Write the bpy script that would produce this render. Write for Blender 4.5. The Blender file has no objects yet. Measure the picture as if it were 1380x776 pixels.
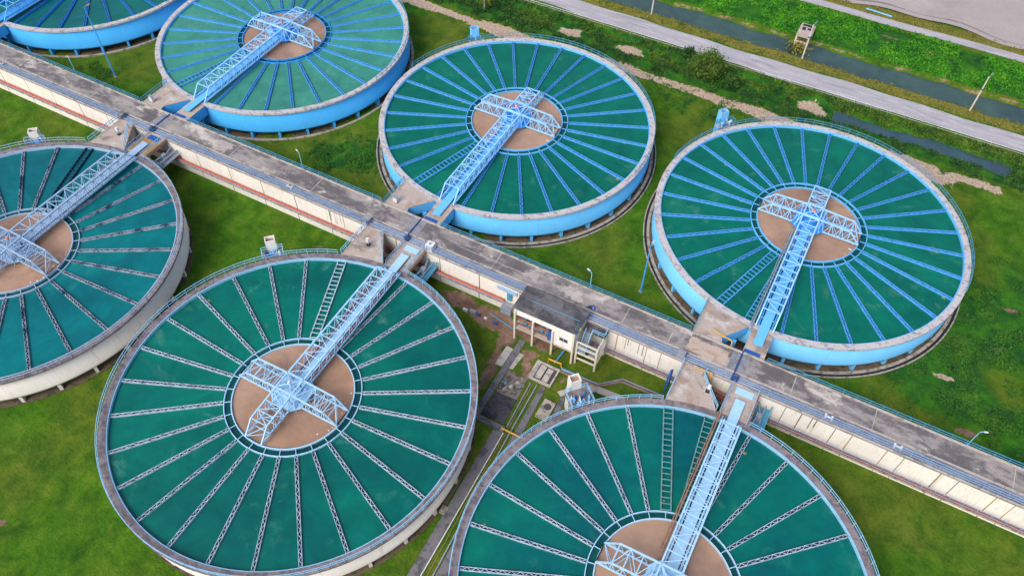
import bpy, bmesh, math, random
import numpy as np
from mathutils import Vector, Matrix, noise
random.seed(7); RNG = np.random.default_rng(11)
PI = math.pi; R = math.radians
# ------------------------------------------------------------------ camera
sc = bpy.context.scene
COL = sc.collection
cd = bpy.data.cameras.new('camera'); cam = bpy.data.objects.new('camera', cd); COL.objects.link(cam)
r_ = Vector((0.8803180139702705, 0.47423890127718604, 0.011732808480748121))
u_ = Vector((-0.37747383921452343, 0.6852868449137249, 0.6228125246788478))
f_ = Vector((-0.2873215880996183, 0.5527019130630902, -0.7822831330843799))
M = Matrix.Identity(4)
for i, v in enumerate((r_, u_, -f_)):
    for k in range(3): M[k][i] = v[k]
M.translation = Vector((52.195076631858825, -68.73935924385667, 100.01725329))
cam.matrix_world = M
cd.sensor_width = 36; cd.lens = 1072.668/1380*36; cd.clip_start = 1; cd.clip_end = 6000
sc.camera = cam
# ------------------------------------------------------------------ light
SUN_EL, SUN_AZ = R(46), R(258)          # azimuth: compass-like angle of the sun's direction in the xy plane (from +x)
wd = bpy.data.worlds.new('World'); sc.world = wd; wd.use_nodes = True
nt = wd.node_tree; bg = nt.nodes['Background']
sky = nt.nodes.new('ShaderNodeTexSky'); sky.sky_type = 'NISHITA'; sky.sun_disc = False
sky.sun_elevation = SUN_EL; sky.sun_rotation = PI/2-SUN_AZ
sky.air_density = 1.0; sky.dust_density = 4.0; sky.ozone_density = 1.0
nt.links.new(sky.outputs[0], bg.inputs[0]); bg.inputs[1].default_value = 0.15
sd = bpy.data.lights.new('sun', 'SUN'); sd.energy = 1.35; sd.angle = R(32); sd.color = (1.0, .97, .94)
so = bpy.data.objects.new('sun', sd); COL.objects.link(so)
dirv = Vector((math.cos(SUN_EL)*math.cos(SUN_AZ), math.cos(SUN_EL)*math.sin(SUN_AZ), math.sin(SUN_EL)))
so.rotation_euler = dirv.to_track_quat('Z', 'Y').to_euler(); so.location = (0, 0, 200)
sc.view_settings.view_transform = 'Standard'; sc.view_settings.look = 'None'
sc.view_settings.exposure = 0.36; sc.view_settings.gamma = 1

# ------------------------------------------------------------------ materials
def sl(h):
    h = h.lstrip('#'); c = [int(h[i:i+2], 16)/255 for i in (0, 2, 4)]
    return tuple(x/12.92 if x <= .04045 else ((x+.055)/1.055)**2.4 for x in c)+(1,)
class NT:
    def __init__(s, m): s.t = m.node_tree; s.n = s.t.nodes; s.b = s.n['Principled BSDF']
    def new(s, k, **a):
        n = s.n.new(k)
        for x, y in a.items(): setattr(n, x, y)
        return n
    def l(s, a, b): s.t.links.new(a, b)
    def pos(s, scale=(1, 1, 1)):
        g = s.new('ShaderNodeNewGeometry'); mp = s.new('ShaderNodeMapping'); mp.inputs['Scale'].default_value = scale
        s.l(g.outputs['Position'], mp.inputs['Vector']); return mp.outputs[0]
    def noise(s, scale, detail=5, rough=.6, vec=None, dist=0.0):
        n = s.new('ShaderNodeTexNoise'); n.inputs['Scale'].default_value = scale
        n.inputs['Detail'].default_value = detail; n.inputs['Roughness'].default_value = rough; n.inputs['Distortion'].default_value = dist
        s.l(vec if vec is not None else s.pos(), n.inputs['Vector']); return n.outputs['Fac']
    def ramp(s, fac, stops):
        r = s.new('ShaderNodeValToRGB'); e = r.color_ramp.elements
        while len(e) < len(stops): e.new(.5)
        for el, (p, c) in zip(e, stops): el.position = p; el.color = c if len(c) == 4 else tuple(c)+(1,)
        s.l(fac, r.inputs[0]); return r.outputs[0]
    def step(s, fac, a, b):
        m = s.new('ShaderNodeMapRange'); m.inputs['From Min'].default_value = a; m.inputs['From Max'].default_value = b
        m.interpolation_type = 'SMOOTHSTEP'; s.l(fac, m.inputs['Value']); return m.outputs[0]
    def mix(s, fac, a, b, mode='MIX'):
        m = s.new('ShaderNodeMix', data_type='RGBA', blend_type=mode)
        for v, i in ((fac, 0), (a, 6), (b, 7)):
            if isinstance(v, (int, float)): m.inputs[i].default_value = v
            elif isinstance(v, tuple): m.inputs[i].default_value = v
            else: s.l(v, m.inputs[i])
        return m.outputs[2]
    def math(s, op, a, b=0.0):
        m = s.new('ShaderNodeMath', operation=op)
        for v, i in ((a, 0), (b, 1)):
            if isinstance(v, (int, float)): m.inputs[i].default_value = v
            else: s.l(v, m.inputs[i])
        return m.outputs[0]
    def bump(s, h, strength=.3, dist=.1):
        b = s.new('ShaderNodeBump'); b.inputs['Strength'].default_value = strength; b.inputs['Distance'].default_value = dist
        s.l(h, b.inputs['Height']); s.l(b.outputs[0], s.b.inputs['Normal'])
def newmat(name, rough=.7, spec=.4, metal=0):
    m = bpy.data.materials.new(name); m.use_nodes = True; t = NT(m)
    t.b.inputs['Roughness'].default_value = rough; t.b.inputs['Specular IOR Level'].default_value = spec; t.b.inputs['Metallic'].default_value = metal
    return m, t
def paint(name, hexc, wear=.25, dark=None, rough=.45, scale=1.5, rust=0):
    m, t = newmat(name, rough); c = sl(hexc)
    d = sl(dark) if dark else tuple(x*.62 for x in c[:3])+(1,)
    a = t.noise(scale, 6, .65); b = t.noise(scale*7, 4, .6)
    col = t.mix(t.math('MULTIPLY', t.step(a, .45, .72), wear*1.6), c, d)
    col = t.mix(t.math('MULTIPLY', t.step(b, .55, .75), wear), col, tuple(min(1, x*1.15+.03) for x in c[:3])+(1,))
    if rust:
        rr = t.noise(2.3, 6, .7, t.pos((1, 1, .4)))
        col = t.mix(t.math('MULTIPLY', t.step(rr, .58, .68), rust), col, sl('8a5236'))
    t.l(col, t.b.inputs['Base Color']); t.l(t.mix(b, (rough-.1,)*3+(1,), (rough+.2,)*3+(1,)), t.b.inputs['Roughness'])
    return m
def concrete(name, base, dark, light, s=.35, darkat=(.5, .6), lightat=(.6, .72), tint=None, st=(1, 1.3, 1)):
    m, t = newmat(name, .88, .25)
    a = t.noise(s, 8, .66, t.pos(st), .6); b = t.noise(s*2.3, 7, .65, t.pos(st), .3); c = t.noise(6, 5, .7); d = t.noise(28, 3, .6)
    col = t.mix(t.step(a, *darkat), sl(base), sl(dark))
    col = t.mix(t.math('MULTIPLY', t.step(b, *lightat), .8), col, sl(light))
    if tint: col = t.mix(t.math('MULTIPLY', t.step(t.noise(s*1.7, 5, .6, t.pos((1.1, .9, 2))), .52, .68), .6), col, sl(tint))
    col = t.mix(.55, col, t.ramp(c, [(.3, (.55, .55, .55)), (.7, (1.25, 1.25, 1.25))]), 'MULTIPLY')
    col = t.mix(.3, col, t.ramp(d, [(.35, (.6, .6, .6)), (.65, (1.3, 1.3, 1.3))]), 'MULTIPLY')
    t.l(col, t.b.inputs['Base Color']); t.bump(c, .25, .05); return m
def wallmat(name, base, stain, amount=.6, rust='b98b62', rustamt=.5):
    m, t = newmat(name, .85, .25)
    a = t.noise(.5, 5, .6, t.pos((1.6, 1.6, .12))); b = t.noise(2.2, 7, .75, t.pos((1.7, 1.7, .22)), .3); c = t.noise(.15, 4, .5); d = t.noise(9, 4, .6)
    col = t.mix(t.math('MULTIPLY', t.step(b, .5, .75), amount), sl(base), sl(stain))
    col = t.mix(t.math('MULTIPLY', t.step(a, .6, .72), rustamt), col, sl(rust))
    col = t.mix(.35, col, t.ramp(c, [(.35, (.8, .79, .76)), (.65, (1.1, 1.1, 1.1))]), 'MULTIPLY')
    col = t.mix(.2, col, t.ramp(d, [(.35, (.7, .7, .7)), (.65, (1.15, 1.15, 1.15))]), 'MULTIPLY')
    t.l(col, t.b.inputs['Base Color']); t.bump(d, .15, .03); return m
def water(name, c1, c2, pale, rough=.16, palea=.5, seed=0.0):
    m, t = newmat(name, rough, .35)
    g = t.new('ShaderNodeNewGeometry'); mp = t.new('ShaderNodeMapping'); mp.inputs['Location'].default_value = (seed, seed*.7, 0); t.l(g.outputs['Position'], mp.inputs['Vector'])
    v = mp.outputs[0]
    a = t.noise(.07, 4, .5, v, .5); b = t.noise(.16, 5, .6, v, 1.2); c = t.noise(.5, 5, .65, v, .8)
    e = t.noise(.13, 5, .6, v, 1.6)
    col = t.mix(t.step(a, .35, .65), sl(c1), sl(c2))
    col = t.mix(.6, col, t.ramp(e, [(.3, (.66, .7, .72)), (.5, (1, 1, 1)), (.72, (1.35, 1.3, 1.15))]), 'MULTIPLY')
    col = t.mix(.5, col, t.ramp(c, [(.3, (.8, .8, .8)), (.7, (1.15, 1.15, 1.15))]), 'MULTIPLY')
    cl = t.math('MULTIPLY', t.step(b, .55, .74), t.step(c, .38, .62))
    col = t.mix(t.math('MULTIPLY', cl, palea), col, sl(pale))
    t.l(col, t.b.inputs['Base Color']); n = t.noise(1.3, 4, .6); t.bump(n, .05, .05); return m

MT = {}
MT['conc_rim_blue'] = concrete('weathered_rim_concrete', 'c0bcbe', '918d92', 'dad7d8', 1.1, (.5, .62), (.55, .7))
MT['conc_rim_front'] = concrete('dark_rim_concrete', '8b8388', '6b6368', '9f9a9a', .9, (.42, .6), (.58, .75), '8c8078')
MT['deck'] = concrete('stained_deck_concrete', '9a9192', '69636a', 'b9b0aa', .16, (.44, .66), (.52, .74), '8a7f7c', (.45, 1.3, 1))
def deckmat():
    m, t = newmat('stained_deck_concrete', .88, .25)
    v = t.pos((.55, 1, 1)); a = t.noise(.3, 10, .72, v, .25); b = t.noise(.22, 9, .7, t.pos((.8, 1.2, 1)), .2); w = t.noise(.09, 5, .6); c = t.noise(5, 6, .7); d = t.noise(24, 3, .6); st = t.noise(1.1, 6, .7, t.pos((.25, 1.6, 1)), .4)
    col = t.ramp(a, [(.34, sl('5f5a5c')), (.46, sl('6e696b')), (.52, sl('918b89')), (.64, sl('aaa29d'))])
    col = t.mix(t.math('MULTIPLY', t.step(b, .54, .62), .85), col, sl('cdc4bb'))
    col = t.mix(t.math('MULTIPLY', t.step(w, .52, .64), .35), col, sl('676265'))
    col = t.mix(t.math('MULTIPLY', t.step(st, .55, .68), .5), col, sl('5a5658'))
    col = t.mix(.6, col, t.ramp(c, [(.3, (.6, .6, .6)), (.7, (1.3, 1.3, 1.3))]), 'MULTIPLY'); col = t.mix(.3, col, t.ramp(d, [(.35, (.6, .6, .6)), (.65, (1.3, 1.3, 1.3))]), 'MULTIPLY')
    t.l(col, t.b.inputs['Base Color']); t.bump(c, .25, .05); return m
MT['deck'] = deckmat()
MT['roofdark'] = concrete('mouldy_roof_concrete', '6f6d70', '4b4a50', '8e8882', .3, (.42, .58), (.6, .75))
MT['platform'] = concrete('platform_concrete', 'b5a79d', '8a7d76', 'cbc6c2', .22, (.52, .68), (.5, .68), 'a08673')
MT['strip'] = concrete('strip_concrete', '9a98a0', '75747e', 'b8b8c0', .5, st=(.4, 1.5, 1)); MT['bluegrey'] = paint('blue_grey_paint', '8aa4c4', .4, '62799a')
MT['apron'] = concrete('apron_concrete', 'aaa398', '7c756b', 'c0bab0', .8)
MT['dirtfloor'] = concrete('muddy_floor', '6a5b4d', '49423a', '857a6a', .7, tint='5b6a3a')
MT['darkgap'] = paint('dark_ditch', '2a2422', .3)
MT['path'] = concrete('grey_path_concrete', '737278', '57565e', '8a8889', .5)
MT['pathlight'] = concrete('light_path_concrete', 'b9b2ab', '928c88', 'cdc8c0', .6)
MT['slabdark'] = concrete('burnt_dark_slab', '4c4a50', '343238', '6b6866', .35)
MT['rubble'] = concrete('rubble_floor', '7b736d', '524d4c', 'b0a294', .9, (.45, .58), (.55, .65))
MT['road'] = concrete('road_concrete', 'aca9af', '96939b', 'c2bfc2', .3, (.45, .7), (.45, .68), None, (.25, 1.6, 1))
MT['sandpatch'] = concrete('sandy_patch', 'bcaa9c', 'a59385', 'c9b9ac', .5)
MT['greypatch'] = concrete('grey_repair', '8d8f97', '7b7c85', '9d9fa6', .6)
MT['wall_beige'] = wallmat('beige_tank_wall', 'e3dfd8', 'b9b3a8', .6, 'b8a48c', .4)
MT['wall_channel'] = wallmat('cream_channel_wall', 'e6e2d9', 'aaa498', .75, 'b39a7a', .45)
MT['wall_white'] = wallmat('white_wall', 'e6e4df', 'b4b0a8', .6, 'a89c84', .4)
MT['stain'] = paint('dark_joint', '5f564c', .5); MT['ruststain'] = paint('rust_joint', 'a98450', .5)
MT['wall_blue1'] = wallmat('sky_blue_tank_wall', '74c4f6', '98d4f8', .5, '5cb4ea', .2)
MT['wall_blue2'] = wallmat('strong_blue_tank_wall', '46aeee', '6cc2f2', .6, '2f98dc', .3)
MT['wall_blue3'] = wallmat('azure_tank_wall', '62baf0', '8ccef4', .6, '46a4e2', .3)
MT['blue'] = paint('bright_blue_paint', '3f9be6', .25); MT['bluedk'] = paint('deep_blue_paint', '2558a0', .3); MT['bluenavy'] = paint('navy_pipe_paint', '34507e', .4)
MT['blue_l1'] = paint('launder_blue_paint', '4f9fe2', .35, '3a78b4'); MT['blue_l2'] = paint('launder_dark_blue_paint', '2b7fd0', .35, '1f5d9c')
MT['pale'] = paint('pale_blue_paint', 'a9d2ee', .2, '7fb2d6'); MT['pale2'] = paint('faded_blue_paint', '9dbad6', .25, '8098b8')
MT['midblue'] = paint('sky_blue_paint', '6cbcf4', .25, '4a9fe0'); MT['lightblue'] = paint('light_blue_paint', '9fd2f8', .25, '68b2ec'); MT['tealrail'] = paint('teal_rail_paint', '4c93b4', .3)
MT['rail_pale'] = paint('pale_rail_paint', '8fc4e4', .25, '6b9cc0')
MT['ladderteal'] = paint('grimy_teal_ladder', '5f9a9c', .7, '7c6a62', rust=.3); MT['silver'] = paint('weathered_white_lacing', 'b2c4d4', .7, '6f8496', rust=.15); MT['silver2'] = paint('grimy_lacing', '96a2b2', .9, '24405e', rust=.2, scale=.5)
MT['navy'] = paint('navy_trough', '0c2e44', .4); MT['troughblue'] = paint('blue_trough', '1d5c96', .4)
MT['orange'] = paint('orange_pipe_paint', 'b5583c', .35, '8a3c28'); MT['rust'] = paint('rusty_pipe', '8d5a48', .6, '5f3c32')
MT['redpipe'] = paint('red_pipe_paint', 'b0443a', .3); MT['yellow'] = paint('yellow_pipe_paint', 'd9a23a', .4, 'a07a3a')
MT['white'] = paint('white_paint', 'd9dade', .3, 'a4a4a4'); MT['cream'] = paint('cream_paint', 'd6cdbd', .35, 'a39a8a')
MT['black'] = paint('black_steel', '26282c', .3); MT['greymetal'] = paint('galvanised_steel', '8c98a8', .4, '66707e')
MT['brownbeam'] = paint('brown_beam', 'a07c66', .5, '6e564c'); MT['glass'] = paint('dark_glass', '2c3a40', .1, rough=.12)
MT['beacon'] = paint('orange_beacon', 'f07850', .1)
MT['pool'] = water('silty_pool_water', 'ab8b76', '9a7a64', 'c8b8a4', .05, .12)
MT['wA'] = water('teal_water', '016e60', '015a54', '64a088', .17, .35, 0)
MT['wE'] = water('blue_teal_water', '017074', '015f68', '3a9090', .2, .3, 31)
MT['wF'] = water('deep_teal_water', '01685c', '01565c', '4f9878', .2, .35, 77)
MT['wB'] = water('green_teal_water', '056a58', '026052', '6a987e', .18, .3, 120)
MT['wD'] = water('pale_green_water', '3f8c7a', '3a8474', '7aa488', .18, .35, 190)
MT['wG'] = water('dull_teal_water', '066660', '045c5e', '4a9080', .2, .3, 260)
MT['ringw'] = water('ring_channel_water', '0a4a48', '083e42', '2a6a5c', .15, .2)
MT['canalw'] = water('canal_water', '425a55', '3a4e4e', '5c6c60', .12, .15)
MT['pondw'] = water('ditch_water', '3f5a66', '395058', '56706c', .1, .1)
MT['mud'] = concrete('grey_mud_flat', 'aba19e', 'a19694', 'b5aca8', .03, (.5, .65), (.5, .7))
MT['muddark'] = concrete('wet_mud', '8b8482', '7d7878', '968f8c', .1)
MT['bark'] = paint('bark', '6b5b4a', .5); MT['skin'] = paint('skin_tone', 'b07f5e', .1)
MT['shirt'] = paint('blue_shirt_cloth', '1f74ff', .1, rough=.9); MT['trousers'] = paint('dark_trouser_cloth', '1d4a66', .3, rough=.9); MT['hair'] = paint('black_hair', '15120f', .1)
def leafmat(name, a, b, c, sc1=.6):
    m, t = newmat(name, .75, .2)
    n = t.noise(sc1, 4, .6); n2 = t.noise(sc1*9, 3, .6)
    col = t.ramp(n, [(.32, sl(a)), (.5, sl(b)), (.68, sl(c))])
    col = t.mix(.6, col, t.ramp(n2, [(.3, (.75, .75, .75)), (.7, (1.25, 1.25, 1.2))]), 'MULTIPLY')
    t.l(col, t.b.inputs['Base Color']); return m
MT['leaf_tree'] = leafmat('tree_leaves', '34501f', '4c6826', '6e8636', .9)
MT['leaf_bush'] = leafmat('bush_leaves', '244628', '315826', '4c702c', .5)
MT['leaf_bank'] = leafmat('bank_leaves', '2a6e22', '40881c', '5a9c24', .3)
MT['leaf_weed'] = leafmat('weed_leaves', '26522c', '346624', '4e7c28', .35)
MT['leaf_dry'] = leafmat('dry_grass', '586424', '727434', '8a8046', .4)
MT['leaf_reed'] = leafmat('pond_plants', '3e561c', '527022', '6c842c', .6)
MT['palm'] = leafmat('palm_leaves', '7c7a20', '9a9022', '5a7a26', .7)
# ground: colour attribute m = (dirt, dry, lush), fine break-up by noise
def groundmat():
    m, t = newmat('grass_ground', .95, .1)
    at = t.new('ShaderNodeAttribute', attribute_name='mask'); sp = t.new('ShaderNodeSeparateColor'); t.l(at.outputs['Color'], sp.inputs[0])
    d, y, l = sp.outputs
    n1 = t.noise(.045, 6, .6); n2 = t.noise(.3, 7, .68, dist=.4); n3 = t.noise(2.2, 5, .7); n4 = t.noise(.11, 5, .6, t.pos((1, 1, 1)), .5)
    g = t.ramp(n2, [(.28, sl('274e12')), (.43, sl('396416')), (.56, sl('497419')), (.72, sl('6a7e2c'))])
    g = t.mix(t.step(n1, .4, .62), g, t.ramp(n2, [(.3, sl('36581a')), (.7, sl('6a7826'))]))
    g = t.mix(t.math('MULTIPLY', t.step(n4, .6, .72), .35), g, sl('6f6c38'))
    lush = t.ramp(n2, [(.3, sl('183f24')), (.44, sl('265a20')), (.6, sl('3a721c')), (.78, sl('528026'))])
    g = t.mix(t.step(t.math('ADD', l, t.math('MULTIPLY', t.math('SUBTRACT', n4, .5), 1.4)), .35, .6), g, lush)
    dry = t.ramp(n3, [(.3, sl('54601e')), (.55, sl('7e7a38')), (.75, sl('a08a58'))])
    g = t.mix(t.step(t.math('ADD', y, t.math('MULTIPLY', t.math('SUBTRACT', n2, .5), 1.2)), .4, .62), g, dry)
    dirt = t.ramp(n3, [(.3, sl('a08b78')), (.5, sl('b8a28e')), (.75, sl('cab8a8'))])
    dm = t.math('ADD', t.math('ADD', d, t.math('MULTIPLY', t.math('SUBTRACT', n2, .5), 1.5)), t.math('MULTIPLY', t.math('SUBTRACT', n3, .5), .5))
    g = t.mix(t.step(dm, .45, .56), g, dirt)
    bm_ = t.math('ADD', t.math('ADD', at.outputs['Alpha'], t.math('MULTIPLY', t.math('SUBTRACT', n2, .5), 1.3)), t.math('MULTIPLY', t.math('SUBTRACT', n3, .5), .5))
    g = t.mix(t.step(bm_, .4, .58), g, t.ramp(n2, [(.3, sl('5f4a3a')), (.5, sl('84695a')), (.7, sl('a38878'))]))
    g = t.mix(.7, g, t.ramp(n3, [(.3, (.7, .7, .7)), (.7, (1.25, 1.25, 1.25))]), 'MULTIPLY')
    n5 = t.noise(7, 4, .75); g = t.mix(.5, g, t.ramp(n5, [(.32, (.62, .66, .6)), (.5, (1, 1, 1)), (.7, (1.5, 1.42, 1.3))]), 'MULTIPLY')
    n6 = t.noise(.6, 6, .7, t.pos((1, .5, 1)), .6); g = t.mix(t.math('MULTIPLY', t.step(n6, .58, .72), .35), g, sl('7c7a3e'))
    t.l(g, t.b.inputs['Base Color']); t.bump(t.math('ADD', n3, t.math('MULTIPLY', n5, .4)), .8, .3); return m
MT['ground'] = groundmat()

# ------------------------------------------------------------------ mesh helpers
class MB:
    def __init__(s): s.v = []; s.f = []
    def add(s, vs, fs):
        o = len(s.v); s.v += [tuple(v) for v in vs]; s.f += [tuple(i+o for i in f) for f in fs]; return s
    def box(s, x0, x1, y0, y1, z0, z1):
        v = [(x, y, z) for z in (z0, z1) for y in (y0, y1) for x in (x0, x1)]
        return s.add(v, [(0, 2, 3, 1), (4, 5, 7, 6), (0, 1, 5, 4), (2, 6, 7, 3), (0, 4, 6, 2), (1, 3, 7, 5)])
    def prism(s, poly, z0, z1):
        a = sum(poly[i][0]*poly[(i+1) % len(poly)][1]-poly[(i+1) % len(poly)][0]*poly[i][1] for i in range(len(poly)))
        if a < 0: poly = poly[::-1]
        n = len(poly); v = [(x, y, z0) for x, y in poly]+[(x, y, z1) for x, y in poly]
        return s.add(v, [tuple(range(n))[::-1], tuple(range(n, 2*n))]+[(i, (i+1) % n, n+(i+1) % n, n+i) for i in range(n)])
    def beam(s, p, q, w, h=None, up=(0, 0, 1)):
        p, q = Vector(p), Vector(q); h = h or w; d = (q-p); L = d.length
        if L < 1e-6: return s
        d /= L; up = Vector(up)
        if abs(d.dot(up)) > .98: up = Vector((1, 0, 0))
        a = d.cross(up).normalized()*w/2; b = a.cross(d).normalized()*h/2
        v = [x+i*a+j*b for x in (p, q) for i, j in ((-1, -1), (1, -1), (1, 1), (-1, 1))]
        return s.add(v, [(3, 2, 1, 0), (4, 5, 6, 7), (0, 1, 5, 4), (1, 2, 6, 5), (2, 3, 7, 6), (3, 0, 4, 7)])
    def tube(s, pts, r, n=8, r1=None, cap=True):
        pts = [Vector(p) for p in pts]; rs = [r+(r1-r)*i/(len(pts)-1) if r1 is not None else r for i in range(len(pts))]
        vs = []; fs = []
        for i, p in enumerate(pts):
            d = (pts[min(i+1, len(pts)-1)]-pts[max(i-1, 0)]).normalized()
            a = d.cross(Vector((0, 0, 1)) if abs(d.z) < .95 else Vector((1, 0, 0))).normalized(); b = d.cross(a)
            vs += [p+rs[i]*(math.cos(2*PI*k/n)*a+math.sin(2*PI*k/n)*b) for k in range(n)]
        for i in range(len(pts)-1):
            for k in range(n): fs.append((i*n+k, i*n+(k+1) % n, (i+1)*n+(k+1) % n, (i+1)*n+k))
        if cap: fs += [tuple(range(n)), tuple(range((len(pts)-1)*n, len(pts)*n))[::-1]]
        return s.add(vs, fs)
    def lathe(s, prof, n=48, a0=0, a1=2*PI, close=False):   # prof: list of (r,z)
        full = abs(a1-a0-2*PI) < 1e-6; m = n if full else n+1; k = len(prof); vs = []; fs = []
        for i in range(m):
            a = a0+(a1-a0)*i/n; c, t = math.cos(a), math.sin(a); vs += [(r*c, r*t, z) for r, z in prof]
        for i in range(n):
            j = (i+1) % m
            for e in range(k if close else k-1): f = (e+1) % k; fs.append((i*k+e, j*k+e, j*k+f, i*k+f))
        return s.add(vs, fs)
    def ring(s, r0, r1, z0, z1, n=120, a0=0, a1=2*PI):
        s.lathe([(r0, z0), (r1, z0), (r1, z1), (r0, z1)], n, a0, a1, True)
        if abs(a1-a0-2*PI) > 1e-6:
            for a in (a0, a1):
                c, t = math.cos(a), math.sin(a); s.add([(r0*c, r0*t, z0), (r1*c, r1*t, z0), (r1*c, r1*t, z1), (r0*c, r0*t, z1)], [(0, 1, 2, 3)])
        return s
    def disc(s, r, z, n=96): return s.add([(r*math.cos(2*PI*i/n), r*math.sin(2*PI*i/n), z) for i in range(n)], [tuple(range(n))])
    def mesh(s, name, m, smooth=False):
        me = bpy.data.meshes.new(name); me.from_pydata(s.v, [], s.f); me.update()
        bm = bmesh.new(); bm.from_mesh(me); bmesh.ops.recalc_face_normals(bm, faces=bm.faces); bm.to_mesh(me); bm.free()
        if m: me.materials.append(MT[m] if isinstance(m, str) else m)
        if smooth: me.polygons.foreach_set('use_smooth', [True]*len(me.polygons))
        return me
    def build(s, name, m, parent=None, smooth=False, **k): return link(name, s.mesh(name, m, smooth), parent, **k)
def link(name, me, parent=None, loc=None, rz=0):
    o = bpy.data.objects.new(name, me); COL.objects.link(o)
    if parent: o.parent = parent
    if loc: o.location = loc
    if rz: o.rotation_euler.z = rz
    return o
def tag(o, label, cat, group=None, kind=None):
    o['label'] = label; o['category'] = cat
    if group: o['group'] = group
    if kind: o['kind'] = kind
    return o
def thing(name, label, cat, loc=(0, 0, 0), rz=0, group=None):
    o = bpy.data.objects.new(name, None); COL.objects.link(o); o.location = loc; o.rotation_euler = (0, 0, rz); o.empty_display_size = .5
    return tag(o, label, cat, group)
def struct(o): o['kind'] = 'structure'; return o
def quads(centres, size, rng, tilt=.9):
    n = len(centres); d = rng.normal(size=(n, 3)); d[:, 2] = np.abs(d[:, 2])*tilt+.25; d /= np.linalg.norm(d, axis=1)[:, None]
    a = np.cross(d, rng.normal(size=(n, 3))); a /= np.linalg.norm(a, axis=1)[:, None]; b_ = np.cross(d, a)
    s = (size*rng.uniform(.6, 1.4, n))[:, None]
    V = np.stack([centres-a*s*.5-b_*s, centres+a*s*.5-b_*s*.2, centres+a*s*.12+b_*s, centres-a*s*.5+b_*s*.2], 1).reshape(-1, 3)
    return V, np.arange(4*n).reshape(n, 4)
def grid_mesh(name, P, nx, ny, mat):    # P: (ny*nx,3)
    i = np.arange((ny-1)*nx).reshape(ny-1, nx)[:, :-1].ravel()
    f = np.stack([i, i+1, i+nx+1, i+nx], 1)
    return np_mesh(name, P, f, mat)
def np_mesh(name, P, F, mat):
    me = bpy.data.meshes.new(name); me.vertices.add(len(P)); me.vertices.foreach_set('co', np.asarray(P, 'f').ravel())
    k = F.shape[1]; me.loops.add(F.size); me.loops.foreach_set('vertex_index', F.ravel().astype('i')); me.polygons.add(len(F))
    me.polygons.foreach_set('loop_start', np.arange(0, F.size, k, dtype='i')); me.polygons.foreach_set('loop_total', np.full(len(F), k, 'i'))
    me.update(calc_edges=True); me.validate(); me.materials.append(MT[mat]); return me

# ------------------------------------------------------------------ terrain
ZR = 6.0            # rim and deck level
def sstep(x, a, b): t = np.clip((x-a)/(b-a), 0, 1); return t*t*(3-2*t)
xs = np.concatenate([np.linspace(-1500, -190, 14), np.arange(-180, 140, .8), np.linspace(150, 1500, 14)])
ys = np.concatenate([np.linspace(-1500, -110, 12), np.arange(-100, 62, 1.0), np.arange(62, 120, .5), np.arange(120, 160, 2.), np.linspace(170, 1800, 14)])
X, Y = np.meshgrid(xs, ys); X = X.ravel(); Y = Y.ravel()
def wob(x, s, k=0): return np.sin(x*.21*s+k)*.35+np.sin(x*.53*s+1.7+k)*.25+np.sin(x*1.37*s+.4*k)*.15
def terrain_z(X, Y):
    cs = 86.0+wob(X, 1)*.6; cn = 92.2+wob(X, 1.3, 3)*.9
    Z = np.zeros_like(X)
    Z -= 1.7*sstep(Y, cs-.6, cs+.9)*(1-sstep(Y, cn-1.2, cn+.9))
    Z += .9*sstep(Y, 93.5, 98)*(1-sstep(Y, 103, 107))*(.7+.3*np.sin(X*.12))         # far bank mound
    cut = sstep(X, 49, 55); dn = 75.2+wob(X, .8, 2)-1.7*cut; ds = 68.6+wob(X, 1.1, 5)+.6*cut
    dp = .8+1.1*sstep(X, 48, 56)
    Z -= dp*sstep(Y, ds-.8, ds+1.6)*(1-sstep(Y, dn-2, dn))*sstep(X, -75, -50)*(1-sstep(X, 81, 85))
    Z -= .35*sstep(Y, 111, 114)
    return Z
Z = terrain_z(X, Y)
Z += np.array([noise.noise(Vector((x*.12, y*.12, 0)))*.18 if -180 < x < 140 and -100 < y < 112 else 0 for x, y in zip(X, Y)])*(np.abs(Y) > 3.5)*(1-sstep(Y, 75.5, 77)*(1-sstep(Y, 82, 84)))*(1-sstep(Y, 105.5, 106.5))
# keep yard flat
yard = (X > 6)*(X < 46)*(Y > -50)*(Y < 0); Z = np.where(yard, Z*.2, Z); Z = np.where((np.abs(Y-106.9) < 3.5), np.minimum(Z, 0.0), Z)
Z = np.where((Y > 75.8)*(Y < 82.8), np.minimum(Z, 0), Z)
def ell(cx, cy, rx, ry, a=0):
    a = R(a); dx, dy = X-cx, Y-cy; u = (dx*math.cos(a)+dy*math.sin(a))/rx; v = (-dx*math.sin(a)+dy*math.cos(a))/ry
    return np.clip(1.35-np.sqrt(u*u+v*v), 0, 1)
dirt = np.zeros_like(X)
pc = 63.6+.5*np.sin(X*.09); band = np.clip(1.5-np.abs(Y-pc)/(1.6+.4*np.sin(X*.23)), 0, 1)
band *= np.clip(sstep(X, -75, -50)*(1-sstep(X, 78, 85)), 0, 1); band *= .84+.16*np.sin(X*.31+1)
dirt = np.maximum(dirt, band*.95)
for e in ((-7.3, 71.0, 3.6, 2.4, 10), (6.8, 71.4, 4.2, 2.0, -8), (13.5, 72, 1.6, .9, 0), (46, 71.4, 3.9, 2.6, -10), (68, 62.6, 9.5, 2.3, -12),
          (-36, 7.2, 1.6, .5, -20), (-31, 9.5, 1.2, .5, 0), (86, 27, 1.4, .6, 30), (80, 18, 2, .8, 0), (-15, 60, 2, .6, 10)):
    dirt = np.maximum(dirt, ell(*e)*.8)
brown = np.zeros_like(X)
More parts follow.
